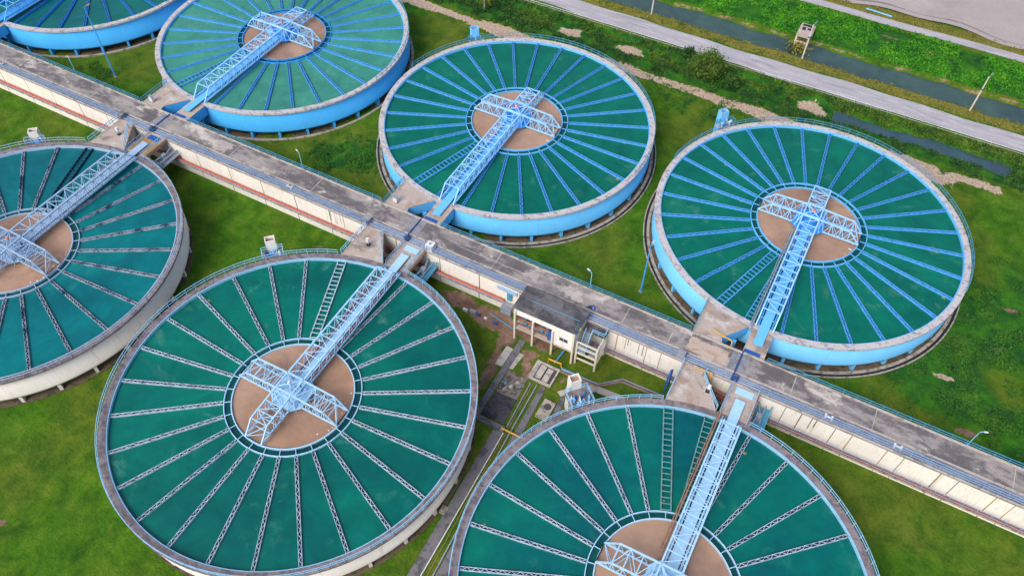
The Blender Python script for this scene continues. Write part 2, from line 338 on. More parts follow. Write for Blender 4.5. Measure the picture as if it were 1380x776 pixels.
for e in ((9.5, -4.2, 4.5, 1.7, 0), (15.5, -4.9, 5.5, 2.3, -6), (19.6, -7.2, 1.8, 2.4, 0), (19.6, -11, .9, 4.0, 8), (20.4, -16.5, .5, 4, 0), (24, -4.6, 4.4, 2.4, 0), (24.7, -11, .9, 2.4, 30), (23.8, -8.2, 1.4, 1.2, 0), (20.2, -14, 1.0, 3, 0), (30, -9.5, 1.0, .8, 0), (-14, 8, 1.2, .5, 0), (70, -14, 1.6, .6, 20), (62, -9, 1.4, .5, -30), (-60, 9, 1, .4, 0), (84, 10, 1.8, .8, 0), (87, 36, 1.4, .8, 0), (-24, -64, 1.2, .5, 0), (-17, -6, .8, .4, 0), (58, -4.2, 1.6, 1.6, 0)): brown = np.maximum(brown, ell(*e)*.85)
brown = np.maximum(brown, .6*np.clip(1.4-np.abs(Y-92.6-wob(X, 1.3, 3)*.9)/.3, 0, 1)); brown = np.maximum(brown, .5*np.clip(1.4-np.abs(Y-85.9-wob(X, 1)*.6)/.4, 0, 1))
for e in ((62, 99.5, 3, .8, -8), (67, 97.8, 1.5, .6, 0), (54, 101, 4, .5, -5)): brown = np.maximum(brown, ell(*e)*.75)
dry = .62*sstep(Y, 81.6, 82.6)*(1-sstep(Y, 85.6, 86.3)); dry = np.maximum(dry, .85*sstep(Y, 108.8, 109.6)*(1-sstep(Y, 113, 114)))
dry = np.maximum(dry, .3*(1-sstep(np.abs(Y+2), 0, 3))*0); dry = np.maximum(dry, ell(66, 8, 9, 5, 0)*.35)
for e in ((-20, -62, 30, 14, 0),): dry = np.maximum(dry, ell(*e)*.18)
lush = .75*sstep(Y, 64.5, 67)*(1-sstep(Y, 75, 76)); lush = np.maximum(lush, .9*sstep(Y, 92.8, 94)*(1-sstep(Y, 105, 106)))
for e in ((90, 32, 17, 16, 0), (80, 18, 10, 9, 20), (96, 12, 12, 8, 0), (-26, 14, 7, 6, -20), (-21, 20, 5, 5, 0), (-55, 62, 22, 4, 0)): lush = np.maximum(lush, ell(*e)*.7)
P = np.stack([X, Y, Z], 1); me = grid_mesh('ground', P, len(xs), len(ys), 'ground')
ca = me.color_attributes.new('mask', 'FLOAT_COLOR', 'POINT'); ca.data.foreach_set('color', np.stack([dirt, dry, lush, brown], 1).astype('f').ravel())
me.polygons.foreach_set('use_smooth', [True]*len(me.polygons))
struct(link('ground', me))
def sheet(name, pts, z, mat, kind='structure'):
    b = MB(); n = len(pts); b.add([(x, y, z) for x, y in pts], [tuple(range(n))]); o = b.build(name, mat); o['kind'] = kind; return o
def strip(name, c0, c1, xs_, z0, z1, mat):      # ribbon between two functions of x
    b = MB(); vs = []
    for x in xs_: a, c = c0(x), c1(x); vs += [(x, a, z0), (x, a, z1), (x, c, z1), (x, c, z0)]
    fs = []
    for i in range(len(xs_)-1):
        for e in range(4): fs.append((i*4+e, i*4+4+e, i*4+4+(e+1) % 4, i*4+(e+1) % 4))
    b.add(vs, fs); return struct(b.build(name, mat))
rx = list(np.arange(-260, 200, 2.5))
strip('road', lambda x: 76.8+.25*math.sin(x*.11)+.2*math.sin(x*.31)+(-1.0 if -20 < x < 0 else 0)*0+1.2*sstep(np.array(-x), -5, 20)*.9, lambda x: 81.9+.2*math.sin(x*.13+1)+.15*math.sin(x*.41)+.4*sstep(np.array(-x), -5, 20), rx, -.3, .06, 'road')
strip('far_road', lambda x: 106.9+.15*math.sin(x*.2), lambda x: 109.3+.15*math.sin(x*.17+2), rx, -.3, .06, 'road')
sheet('canal_water', [(-400, 84.5), (400, 84.5), (400, 94.5), (-400, 94.5)], -.75, 'canalw')
sheet('ditch_water', [(50, 66.5), (170, 66.5), (170, 76.5), (50, 76.5)], -.7, 'pondw')
b = MB(); vs = []; 
top = [(x, 112.7+1.1*math.sin(x*.13)+.6*math.sin(x*.37+2)) for x in range(-260, 261, 3)]
b.add([(x, y, -.05) for x, y in top]+[(260, 420, -.05), (-260, 420, -.05)], [tuple(range(len(top)+2))]); struct(b.build('mud_flat', 'mud'))
b = MB()
for i in range(len(top)-1):
    x0, y0 = top[i]; x1, y1 = top[i+1]; w0 = .5+.25*math.sin(x0*.3)
    b.add([(x0, y0+1.4, -.044), (x1, y1+1.4, -.044), (x1, y1+1.4+w0, -.044), (x0, y0+1.4+w0, -.044)], [(0, 1, 2, 3)])
struct(b.build('wet_mud_line', 'muddark'))

# ------------------------------------------------------------------ clarifier tanks
NL_F, NL_B = 27, 30
def lacing(b, y0, y1, x0, x1, z, pitch, w, h=.05):
    n = max(2, round((x1-x0)/pitch)); dx = (x1-x0)/n
    for i in range(n):
        a, c = (y0, y1) if i % 2 == 0 else (y1, y0)
        b.beam((x0+i*dx, a, z), (x0+(i+1)*dx, c, z), w, h)
def rail_ring(b, r, z, a0, a1, posts=96, hh=1.05, t=.07):
    n = max(8, int(posts*(a1-a0)/(2*PI)))
    for zz in (z+hh, z+hh*.52): b.ring(r-t/2, r+t/2, zz-t/2, zz+t/2, n, a0, a1)
    for i in range(n+1):
        a = a0+(a1-a0)*i/n; c, s = math.cos(a), math.sin(a); b.beam((r*c, r*s, z-.02), (r*c, r*s, z+hh), t, t)
def rail_line(b, p, q, z, hh=1.05, t=.07, sp=1.6, z1=None):
    z1 = z if z1 is None else z1
    p = Vector((p[0], p[1], z)); q = Vector((q[0], q[1], z1)); L = (q-p).length; n = max(1, round(L/sp))
    for h in (hh, hh*.52): b.beam(p+Vector((0, 0, h)), q+Vector((0, 0, h)), t, t)
    for i in range(n+1): s = p.lerp(q, i/n); b.beam(s, s+Vector((0, 0, hh)), t, t)
CACHE = {}
def cmesh(key, fn):
    if key not in CACHE: CACHE[key] = fn()
    return CACHE[key]
def m_launder(mr, x1):
    b = MB(); z = ZR-.28
    for s in (-1, 1): b.beam((9.4, s*.2, z-.12), (x1, s*.2, z-.12), .065, .3)
    lacing(b, -.18, .18, 9.4, x1, z, .52, .065, .04)
    return b.mesh('launder', mr)
def m_trough(mt, x1): b = MB(); b.box(9.4, x1, -.166, .166, ZR-.5, ZR-.44); return b.mesh('trough', mt)
def m_ladder(mr, x1, wd_=.62):
    b = MB(); z = ZR-.25
    for s in (-1, 1): b.beam((9.4, s*wd_, z-.12), (x1, s*wd_, z-.12), .14, .3)
    n = int((x1-9.4)/.78)
    for i in range(n+1): x = 9.5+(x1-9.6)*i/n; b.beam((x, -wd_, z), (x, wd_, z), .12, .08)
    return b.mesh('launder', mr)
def make_tank(cx, cy, row, label, wall, rim, wat, lm, tm, ringm, railm, inner, gut, ladder, skip=()):
    front = row == 'f'; t = thing('settling_tank', label, 'settling tank', (cx, cy, 0), 0, 'round settling tanks beside the channel')
    Ro = 25.2 if front else 25.0; Ri = 24.25 if front else 24.05; Rw = 24.85
    N = NL_F if front else NL_B
    b = MB(); b.lathe([(Rw-.3, 1.45), (Rw-.05, 1.45), (Rw, 1.75), (Rw-.06, 1.9), (Rw-.12, 5.6), (Rw-.3, 5.6)], 160, close=True); b.build('tank_wall', wall, t, True)
    b = MB(); b.ring(Ri, Ro, 5.62, ZR, 160); b.build('rim_walkway', rim, t)
    b = MB(); b.lathe([(Ri-.14, 4.6), (Ri-.002, 4.6), (Ri-.002, ZR-.05 if front else ZR-.1), (Ri-.14, ZR-.05 if front else ZR-.1)], 160, close=True); b.build('inner_wall', inner, t)
    b = MB(); b.ring(9.0, Ri-.1, 1.5, 1.9, 96); b.build('tank_floor', 'dirtfloor', t)
    b = MB(); b.ring(8.25, Ri-.142, ZR-.75, ZR-.55, 128); b.build('water', wat, t)
    b = MB(); b.disc(8.25, ZR-.5); b.build('silty_pool', 'pool', t)
    b = MB(); b.ring(8.36, 9.17, ZR-.75, ZR-.54, 108); b.build('ring_water', 'ringw', t)
    b = MB(); b.ring(8.2, 8.34, ZR-1.4, ZR-.22, 108); b.build('pool_wall', ringm, t)
    b = MB(); b.ring(9.21, 9.32, ZR-.9, ZR-.24, 108); b.build('ring_launder', ringm, t)
    # launders
    st = 360/N
    me = cmesh(('l', lm, front), lambda: m_launder(lm, Ri-.05)); mt = cmesh(('t', tm, front), lambda: m_trough(tm, Ri-.05))
    lam = 'ladderteal' if len(ladder) > 1 and front else ('navy' if lm == 'silver2' else lm); ml = cmesh(('r', lam, front), lambda: m_ladder(lam, Ri-.05))
    msp = cmesh(('s', ringm), lambda: MB().beam((8.3, 0, ZR-.3), (9.25, 0, ZR-.3), .08, .12).mesh('spoke', ringm))
    for k in range(N):
        a = -90+st*k if front else st*k
        a = (a+180) % 360-180
        lad = any(abs(a-q) < 2 for q in ladder)
        o = link('launder', ml if lad else me, t, rz=R(a))
        if not lad: link('trough', mt, o)
        link('spoke', msp, t, rz=R(a+.01))
    for k in range(30):
        o = link('support_leg', cmesh(('c', wall), lambda: MB().box(23.3, Rw-.1, -.22, .22, 0, 1.46).mesh('support_leg', wall)), t, rz=R(12*k+4))
    b = MB(); b.ring(15, 22, -.4, 1.52, 64); b.build('foundation_drum', 'dirtfloor', t)
    b = MB(); b.ring(21, 25.0, -.6, .06, 96); b.build('floor_under_tank', 'dirtfloor', t)
    if gut:
        b = MB(); b.ring(25.02, 25.5, -.4, .22, 128); b.build('kerb', 'apron', t)
        if gut == 2:
            b = MB(); b.ring(25.5, 25.9, -.4, .1, 128); b.build('ditch', 'darkgap', t)
            b = MB(); b.ring(25.9, 26.1, -.4, .2, 128); b.build('kerb', 'apron', t)
    b = MB()
    if front:   # gap at the platform and bridge
        rail_ring(b, Ro-.08, ZR, R(98-360), R(85-360)-.0 if False else R(84.5), 100) if False else None
        rail_ring(b, Ro-.08, ZR, R(112)-2*PI, R(85), 100)
    else: rail_ring(b, Ro-.05, ZR, R(-8), R(172), 100)
    b.build('railing', railm, t)
    return t
TK = {}
specs = [
 ('A', .21, -32.78, 'f', 'beige settling tank shown whole in the lower left, teal water under a pale bridge', 'wall_beige', 'conc_rim_front', 'wA', 'silver', 'navy', 'pale', 'rail_pale', 'rail_pale', 0, (110,)),
 ('F', 54.24, -32.79, 'f', 'beige settling tank cut off by the bottom edge of the photo, right of the yard', 'wall_beige', 'conc_rim_front', 'wF', 'silver', 'navy', 'pale', 'rail_pale', 'rail_pale', 0, (110, 96.7)),
 ('E', -53.53, -32.92, 'f', 'beige settling tank cut off by the left edge, with dark grimy radial launders', 'wall_beige', 'conc_rim_front', 'wE', 'silver2', 'navy', 'pale2', 'pale2', 'pale2', 0, (110,)),
 ('B', -.21, 32.78, 'b', 'sky blue settling tank in the top centre of the photo, shown whole behind the channel', 'wall_blue3', 'conc_rim_blue', 'wB', 'blue_l1', 'troughblue', 'midblue', 'tealrail', 'midblue', 2, (-108,)),
 ('C', 53.47, 33.1, 'b', 'sky blue settling tank at the right of the photo, rightmost of the blue tanks', 'wall_blue1', 'conc_rim_blue', 'wB', 'blue_l1', 'troughblue', 'midblue', 'tealrail', 'midblue', 2, (-108, -96)),
 ('D', -53.49, 33.09, 'b', 'blue settling tank with pale green water at the top edge, second from the left', 'wall_blue2', 'conc_rim_blue', 'wD', 'blue_l1', 'troughblue', 'blue', 'tealrail', 'midblue', 1, (-108,)),
 ('G', -106.22, 33.1, 'b', 'deep blue settling tank cut off by the top left corner of the photo', 'wall_blue2', 'conc_rim_blue', 'wG', 'blue_l2', 'troughblue', 'blue', 'tealrail', 'midblue', 1, (-108,)),
]
for n, cx, cy, row, label, *rest in specs: TK[n] = (make_tank(cx, cy, row, label, *rest), cx, cy, row)

MT['algae'] = paint('algae', '8a8452', .5, '5c6a3c', .9); MT['foam'] = paint('foam', 'e2dccf', .2, rough=.9)
def blob(t, name, mat, x, y, z, r, rr):
    n = 9; pts = [(x+r*rr.uniform(.5, 1.2)*math.cos(2*PI*i/n), y+r*rr.uniform(.4, 1)*math.sin(2*PI*i/n)) for i in range(n)]
    MB().prism(pts, z, z+.03).build(name, mat, t)
for key, cnt in (('A', 9), ('F', 12), ('B', 5), ('C', 5), ('E', 2)):
    t, cx, cy, row = TK[key]; rr = random.Random(len(key)*7+cnt); N = NL_F if row == 'f' else NL_B
    for i in range(cnt):
        k = rr.randrange(N); a = R((-90 if row == 'f' else 0)+360/N*k)+rr.choice([-1, 1])*.018; q = rr.choice([rr.uniform(10, 12), rr.uniform(21, 23.7), rr.uniform(12, 20)])
        blob(t, 'algae_patch', 'algae', q*math.cos(a), q*math.sin(a), ZR-.552, rr.uniform(.15, .42), rr)
    for i in range(10):
        a = rr.uniform(-.5, .55); q = rr.uniform(7.2, 7.9); blob(t, 'foam_patch', 'foam', q*math.cos(a), q*math.sin(a), ZR-.498, rr.uniform(.06, .2), rr)
# ------------------------------------------------------------------ truss bridges
def side_truss(b, x, r0b, r1b, r0t, r1t, zb, zt, npan, t=.1):
    b.beam((x, r0b, zb), (x, r1b, zb), t*1.7, t*1.7); b.beam((x, r0t, zt), (x, r1t, zt), t*1.9, t*1.9)
    P = [(x, r0t+(r1t-r0t)*i/npan, zt) for i in range(npan+1)]; Q = [(x, p[1], zb) for p in P]
    for i in range(npan):
        m = ((P[i][1]+P[i+1][1])/2)
        b.beam(P[i], Q[i], t*.7, t*.7); b.beam(P[i], (x, m, zb), t*.7, t*.7); b.beam((x, m, zb), P[i+1], t*.7, t*.7)
    b.beam(P[-1], (x, r1b, zb), t*1.4, t*1.4); b.beam(P[0], (x, r0b, zb), t*1.4, t*1.4)
    return P, Q
def m_truss(mat):
    W = 1.3; zb, zt = ZR+.3, ZR+2.35; b = MB(); npan = 12; PP = []
    for s in (-1, 1): PP.append(side_truss(b, s*W, 1.6, 24.6, 1.5, 22.7, zb, zt, npan, .112))
    for i in range(npan+1):
        a, c = PP[0][0][i], PP[1][0][i]; b.beam(a, c, .11, .11)
        b.beam(PP[0][1][i], PP[1][1][i], .1, .1)
        if i < npan:
            d = PP[1][0][i+1] if i % 2 == 0 else PP[0][0][i+1]; b.beam(a if i % 2 == 0 else c, d, .085, .085)
    return b.mesh('truss_frame', mat)
def m_arm(mat):
    W = 1.3; zb, zt = ZR+.12, ZR+2.1; b = MB(); npan = 3; PP = []
    for s in (-1, 1):
        x = s*W; b.beam((x, 1.8, zb), (x, 8.2, zb), .19, .19); b.beam((x, 1.3, zt+.25), (x, 6.4, zt), .2, .2); b.beam((x, 6.4, zt), (x, 8.2, zb), .17, .17)
        Y = [1.8, 3.4, 5, 6.4]; T = [(x, y, zt+.25*(6.4-y)/5.1) for y in Y]; Q = [(x, y, zb) for y in Y]
        for i in range(4):
            b.beam(T[i], Q[i], .1, .1)
            if i < 3: m = (x, (Y[i]+Y[i+1])/2, zb); b.beam(T[i], m, .09, .09); b.beam(m, T[i+1], .09, .09)
        b.beam((x, 7.3, (zb+zt)/2), (x, 6.4, zb), .08, .08)
        PP.append((T+[(x, 8.2, zb)], Q+[(x, 8.2, zb)]))
    for k in (0, 1):
        A, C = PP[0][k], PP[1][k]
        for i in range(5):
            b.beam(A[i], C[i], .11, .11)
            if i < 4: b.beam(A[i] if i % 2 else C[i], C[i+1] if i % 2 else A[i+1], .085, .085)
    b.beam((-1.3, 3.4, zb), (1.3, 3.4, zt), .08, .08); b.beam((1.3, 5, zb), (-1.3, 5, zt), .08, .08)
    return b.mesh('radial_arm', mat)
def make_bridge(cx, cy, row, label, fr, plate, plat, side_pipe=None, red=False, lattice_w=1):
    rz = 0 if row == 'f' else PI
    t = thing('truss_bridge', label, 'bridge', (cx, cy, 0), 0, 'truss bridges over the settling tanks')
    link('truss_frame', cmesh(('tr', fr), lambda: m_truss(fr)), t, rz=rz)
    for k in (1, 2, 3): link('radial_arm', cmesh(('arm', fr), lambda: m_arm(fr)), t, rz=rz+k*PI/2)
    b = MB(); b.box(-.68, .68, 2.2, 28.0, ZR+.36, ZR+.46)
    for y in np.arange(3, 27.5, 1.2): b.box(-.7, .7, y, y+.05, ZR+.461, ZR+.475)
    b.build('walkway_plate', plate, t, rz=rz)
    b = MB()
    for s in (-1, 1): b.beam((s*.98, 2.5, ZR+.33), (s*.98, 24.3, ZR+.33), .22, .1)
    b.build('cable_tray', plat, t, rz=rz)
    if red:
        b = MB()
        for s in (-1, 1): b.beam((s*1.14, 3, ZR+.62), (s*1.14, 23.6, ZR+.62), .09, .2)
        b.build('red_pipe', 'redpipe', t, rz=rz)
    if side_pipe:
        s = -1 if row == 'f' else 1
        b = MB(); b.tube([(s*1.75, 3.5, ZR+.35), (s*1.75, 26, ZR+.35)], .11, 8); b.tube([(s*2.05, 3.8, ZR+.3), (s*2.05, 25.0, ZR+.3)], .07, 6)
        b.build('side_pipe', side_pipe, t, rz=rz)
    # hub
    b = MB(); b.prism([(-2.5, -1.5), (-1.5, -2.5), (1.5, -2.5), (2.5, -1.5), (2.5, 1.5), (1.5, 2.5), (-1.5, 2.5), (-2.5, 1.5)], ZR+.02, ZR+.22); b.build('hub_platform', plat, t)
    b = MB(); b.lathe([(0, ZR+1.35), (.55, ZR+1.3), (.6, ZR+1.0), (1.15, ZR+.95), (1.25, ZR+.22)], 20); b.box(-2.1, -1.2, -.5, .4, ZR+.22, ZR+.95); b.box(.9, 1.9, -1.9, -1.1, ZR+.22, ZR+.8)
    b.tube([(-1.2, 0, ZR+.75), (-.4, 0, ZR+.75)], .2, 8); b.box(-.3, .9, 1.2, 2.1, ZR+.22, ZR+.75); b.tube([(1.4, .4, ZR+.3), (1.4, 1.2, ZR+.3)], .28, 10)
    b.build('drive_unit', plat, t)
    b = MB(); b.tube([(0, 0, 1.9), (0, 0, ZR+.1)], 1.5, 20); b.build('centre_column', 'apron', t)
    b = MB(); b.lathe([(2.2, ZR+.02), (2.2, ZR-.42), (2.1, ZR-.42), (2.1, ZR+.02)], 24); 
    for k in range(16): a = 2*PI*k/16; b.beam((2.5*math.cos(a), 2.5*math.sin(a), ZR+.1), (2.9*math.cos(a), 2.9*math.sin(a), ZR-.45), .07, .07)
    b.build('hub_skirt', plat, t)
    b = MB(); zt = ZR+2.45; c = [(-1.3, -1.3, zt), (1.3, -1.3, zt), (1.3, 1.3, zt), (-1.3, 1.3, zt)]
    for i in range(4): b.beam(c[i], c[(i+1) % 4], .19, .19); b.beam(c[i], (c[i][0]*1.5, c[i][1]*1.5, ZR+.2), .15, .15); b.beam(c[i], (0, 0, ZR+1.3), .11, .11)
    b.beam(c[0], c[2], .13, .13); b.beam(c[1], c[3], .12, .12)
    for i in range(4):
        m = [(0, -1.3), (1.3, 0), (0, 1.3), (-1.3, 0)][i]; b.beam((m[0], m[1], zt), (m[0]*1.8, m[1]*1.8, ZR+.2), .1, .1); b.beam((0, 0, ZR+2.6), c[i], .1, .1)
    b.build('hub_frame', fr, t)
    b = MB(); b.lathe([(0, ZR+2.95), (.16, ZR+2.9), (.22, ZR+2.6), (0, ZR+2.6)], 12); b.build('beacon', 'beacon' if not red else 'white', t)
    return t
make_bridge(.21, -32.78, 'f', 'pale blue truss bridge with red strips over the whole tank in the lower left', 'pale', 'pale', 'pale', None, True)
make_bridge(54.24, -32.79, 'f', 'pale truss bridge running to the bottom edge of the photo, rusty pipe along it', 'pale', 'pale', 'pale', 'brownbeam')
make_bridge(-53.53, -32.92, 'f', 'faded grey blue truss bridge over the tank at the left edge', 'pale2', 'pale2', 'pale2')
make_bridge(-.21, 32.78, 'b', 'bright blue truss bridge over the blue tank in the top centre', 'lightblue', 'midblue', 'blue')
make_bridge(53.47, 33.1, 'b', 'bright blue truss bridge over the rightmost blue tank, grey pipe alongside', 'lightblue', 'midblue', 'blue', 'greymetal')
make_bridge(-53.49, 33.09, 'b', 'bright blue truss bridge over the tank with pale green water', 'lightblue', 'midblue', 'blue')
make_bridge(-106.22, 33.1, 'b', 'deep blue truss bridge just showing in the top left corner', 'midblue', 'blue', 'blue')

# ------------------------------------------------------------------ channel
XW, XE = -190, 150
ch = thing('water_channel', 'long raised concrete channel with a stained deck running between the two tank rows', 'channel')
b = MB(); b.box(XW, XE, -.42, 3.3, ZR-.35, ZR); b.build('deck', 'deck', ch)
b = MB(); b.box(XW, XE, -2.3, -.422, ZR-.35, ZR-.1); b.build('side_strip', 'strip', ch)
b = MB(); b.box(XW, XE, 3.0, 3.26, ZR, ZR+.16); b.box(XW, XE, -.62, -.424, ZR-.1, ZR+.12); b.box(XW, XE, -2.3, -2.12, ZR-.1, ZR+.1); b.build('kerb', 'pathlight', ch)
b = MB(); b.box(XW, XE, -2.2, 3.05, -.3, ZR-.36); b.build('channel_wall', 'wall_channel', ch)
for a, c, h in ((XW, 26, 2.05), (26, XE, 1.15)): MB().box(a, c, -2.42, -2.202, -.3, h).build('lower_wall', 'wall_channel', ch)
x = XW+3; k = 0
jm = {(m, e): (MB().box(0, 1, -2.206, -2.19, (2.3, 1.4)[e], ZR-.36).box(0, 1, -2.426, -2.41, -.2, (2.0, 1.1)[e])).mesh('wall_joint', m) for m in ('stain', 'ruststain') for e in (0, 1)}
while x < XE:
    o = link('wall_joint', jm[('ruststain' if (k*7) % 5 in (1, 3) and x > 20 else 'stain', int(x > 26))], ch, loc=(x, 0, 0)); o.scale.x = .09+.07*((k*13) % 5)/5
    x += (7.1 if x < 20 else (4.6 if k % 2 else 2.2)); k += 1
# strip pipes and cable tray
b = MB()
for yy, rr in ((-1.05, .09), (-1.4, .07), (-1.75, .1)): b.tube([(XW, yy, ZR+.02), (XE, yy, ZR+.02)], rr, 6)
for x in np.arange(XW, XE, 2.4): b.box(x, x+.1, -1.95, -.85, ZR-.1, ZR-.03)
b.build('service_pipes', 'bluegrey', ch)
gaps_n = sorted([(cx-9.3, cx+2.0) for _, cx, cy, r in TK.values() if r == 'b']); gaps_s = sorted([(cx-9.2, cx+2.2) for _, cx, cy, r in TK.values() if r == 'f']+[(19.8, 33.9)])
def segs(gaps):
    a = XW; out = []
    for g0, g1 in gaps: out.append((a, g0)); a = g1
    return out+[(a, XE)]
for a, c in segs(gaps_n):
    if c > a: b = MB(); rail_line(b, (a, 3.14), (c, 3.14), ZR+.16, 1.0, .075, 1.8); b.build('railing', 'tealrail', ch)
for a, c in segs(gaps_s):
    if c > a: b = MB(); rail_line(b, (a, -2.2), (c, -2.2), ZR+.1, .95, .075, 1.8); b.build('railing', 'bluegrey', ch)
# pipe shelf on the south wall
for a, c, h, rh in ((XW, 26, 2.25, .35), (26, XE, 1.35, 1.2)):
    b = MB(); b.box(a, c, -3.0, -2.422, h-.12, h)
    for x in np.arange(a+1, c, 3.5): b.beam((x, -2.42, h-.85), (x, -2.98, h-.12), .1, .12)
    b.build('pipe_shelf', 'apron', ch); b = MB(); b.beam((a, -2.98, h+rh), (c, -2.98, h+rh), .09, .09)
    if rh > 1: b.beam((a, -2.98, h+.6), (c, -2.98, h+.6), .06, .06)
    for x in np.arange(a+1, c, 1.75): b.beam((x, -2.98, h), (x, -2.98, h+rh), .06, .06)
    b.build('shelf_rail', 'bluegrey', ch)
drm = paint('grime_drip', '77726a', .6)
MT['drip'] = drm; rr = random.Random(21)
for x0, n in ((-17, 7), (-39, 3), (-3.9, 3), (36, 4), (63, 3)):
    for q in range(n):
        x = x0+rr.uniform(0, 3.2); w_ = rr.uniform(.04, .14); h = rr.uniform(1.2, 3.0)
        MB().prism([(0, 0), (w_, 0), (w_, .008), (0, .008)], ZR-.4-h, ZR-.38).build('grime_streak', 'drip', ch, loc=(x, -2.211, 0))
pp = thing('orange_pipe', 'single orange red pipe along the channel wall, left half of the photo', 'pipe', (0, -2.7, 2.52)); b = MB(); b.tube([(XW, 0, 0), (16.5, 0, 0)], .24, 10)
b.build('pipe_run', 'orange', pp)
b = MB()
for x in np.arange(XW, 16, 6.1): b.tube([(x, 0, 0), (x+.22, 0, 0)], .3, 10)
b.build('pipe_collar', 'orange', pp)
for j, (yy, rr, lb) in enumerate(((-2.56, .13, 'rusty red pipe nearest the channel wall, right half of the photo'), (-2.84, .11, 'thin rusty pipe on the outer side of the wall shelf, right half of the photo'))):
    o = MB().tube([(31.5, yy, 1.56), (XE, yy, 1.56)], rr, 8).build('rusty_pipe', 'rust'); tag(o, lb, 'pipe', 'rusty pipes along the channel wall')
# deck patches
def patch(name, x0, x1, y0, y1, m, z=ZR+.004, wobble=.15, seed=0):
    rr = random.Random(seed); pts = []; n = 8
    for i in range(n): pts.append((x0+(x1-x0)*i/n, y0+rr.uniform(-1, 1)*wobble))
    for i in range(4): pts.append((x1+rr.uniform(-1, 1)*wobble, y0+(y1-y0)*i/4))
    for i in range(n): pts.append((x1+(x0-x1)*i/n, y1+rr.uniform(-1, 1)*wobble))
    for i in range(4): pts.append((x0+rr.uniform(-1, 1)*wobble, y1+(y0-y1)*i/4))
    c = MB().add([(x, y, z) for x, y in pts], [tuple(range(len(pts)))]); return c.build(name, m, ch)
for cx in (.2, 54.2, -53.5, -106.2): patch('repair_patch', cx-3.4, cx-.9, -.35, 2.9, 'greypatch', seed=int(cx), wobble=.03)
patch('sand_coloured_patch', 44.6, 50.4, -.2, 2.4, 'sandpatch', seed=5, wobble=.12)
for x in (-91, -72, -57, -39, -21.5, 13, 34.8, 42, 59.9, 71, 88.7, 104, 120): MB().box(x-.06, x+.06, -.41, 2.99, ZR+.001, ZR+.006).build('deck_joint', 'pathlight', ch)
MB().box(6, 19, 1.0, 1.09, ZR+.001, ZR+.006).build('deck_joint', 'pathlight', ch)
for cx, w_ in ((.2, 'across the deck by the middle bridges'), (54.2, 'beside the sand coloured deck patch'), (-53.5, 'across the deck at the left edge tank'), (-106.2, 'across the deck at the far left end')):
    b = MB(); b.tube([(cx-2.15, -2.1, ZR+.1), (cx-2.15, 3.5, ZR+.1)], .11, 8); b.box(cx-2.3, cx-2.0, -.2, 2.9, ZR+.004, ZR+.03)
    tag(b.build('deck_pipe', 'bluenavy'), 'dark blue pipe lying '+w_, 'pipe', 'blue pipes crossing the deck')
    b = MB(); b.box(cx-2.3, cx-1.3, -1.9, -1.1, ZR-.1, ZR+.35); b.tube([(cx-1.8, -1.5, ZR+.35), (cx-1.8, -1.5, ZR+.75)], .1, 8); b.tube([(cx-2.05, -1.5, ZR+.75), (cx-1.55, -1.5, ZR+.75)], .18, 10)
    tag(b.build('valve', 'bluenavy'), 'small blue valve ending the pipe '+w_, 'valve', 'blue valves on the strip')
# things on the strip
for x, lb in ((-9.3, 'grey concrete box on the strip by the whole lower left tank'), (44.4, 'grey concrete box on the strip just below the sand coloured deck patch'), (-62.7, 'grey concrete box on the strip by the left edge tank')):
    b = MB(); b.box(x-.45, x+.55, -2.25, -1.0, ZR-.1, ZR+.75); b.box(x-.52, x+.62, -2.3, -.95, ZR+.75, ZR+.84); tag(b.build('concrete_box', 'strip'), lb, 'box', 'concrete boxes on the channel strip')
t = thing('water_cistern', 'white cube shaped box with rounded top standing on the strip right of the bridge slab', 'box', (2.7, -1.45, ZR-.1))
b = MB(); b.box(-.62, .62, -.62, .62, .08, 1.0); b.prism([(-.5, -.62), (.5, -.62), (.62, -.5), (.62, .5), (.5, .62), (-.5, .62), (-.62, .5), (-.62, -.5)], 1.0, 1.12); b.build('box_body', 'white', t)
MB().tube([(0, 0, 1.12), (0, 0, 1.22)], .2, 12).build('lid', 'greymetal', t); MB().box(-.5, .5, -.5, .5, 0, .08).build('foot', 'apron', t)
for x, lb in ((-25, 'near the lamp between the two top blue tanks'), (65.4, 'just right of the lower right bridge'), (74.5, 'furthest right along the strip'), (-94.2, 'at the left edge of the photo')):
    b = MB(); b.box(x-.5, x-.25, -1.7, -1.1, ZR-.08, ZR+.4); b.box(x+.35, x+.6, -1.7, -1.1, ZR-.08, ZR+.4); b.tube([(x-.25, -1.4, ZR+.2), (x+.35, -1.4, ZR+.2)], .12, 8)
    tag(b.build('pipe_bracket', 'white'), 'white pipe saddles on the strip, '+lb, 'bracket', 'white pipe saddles on the strip')
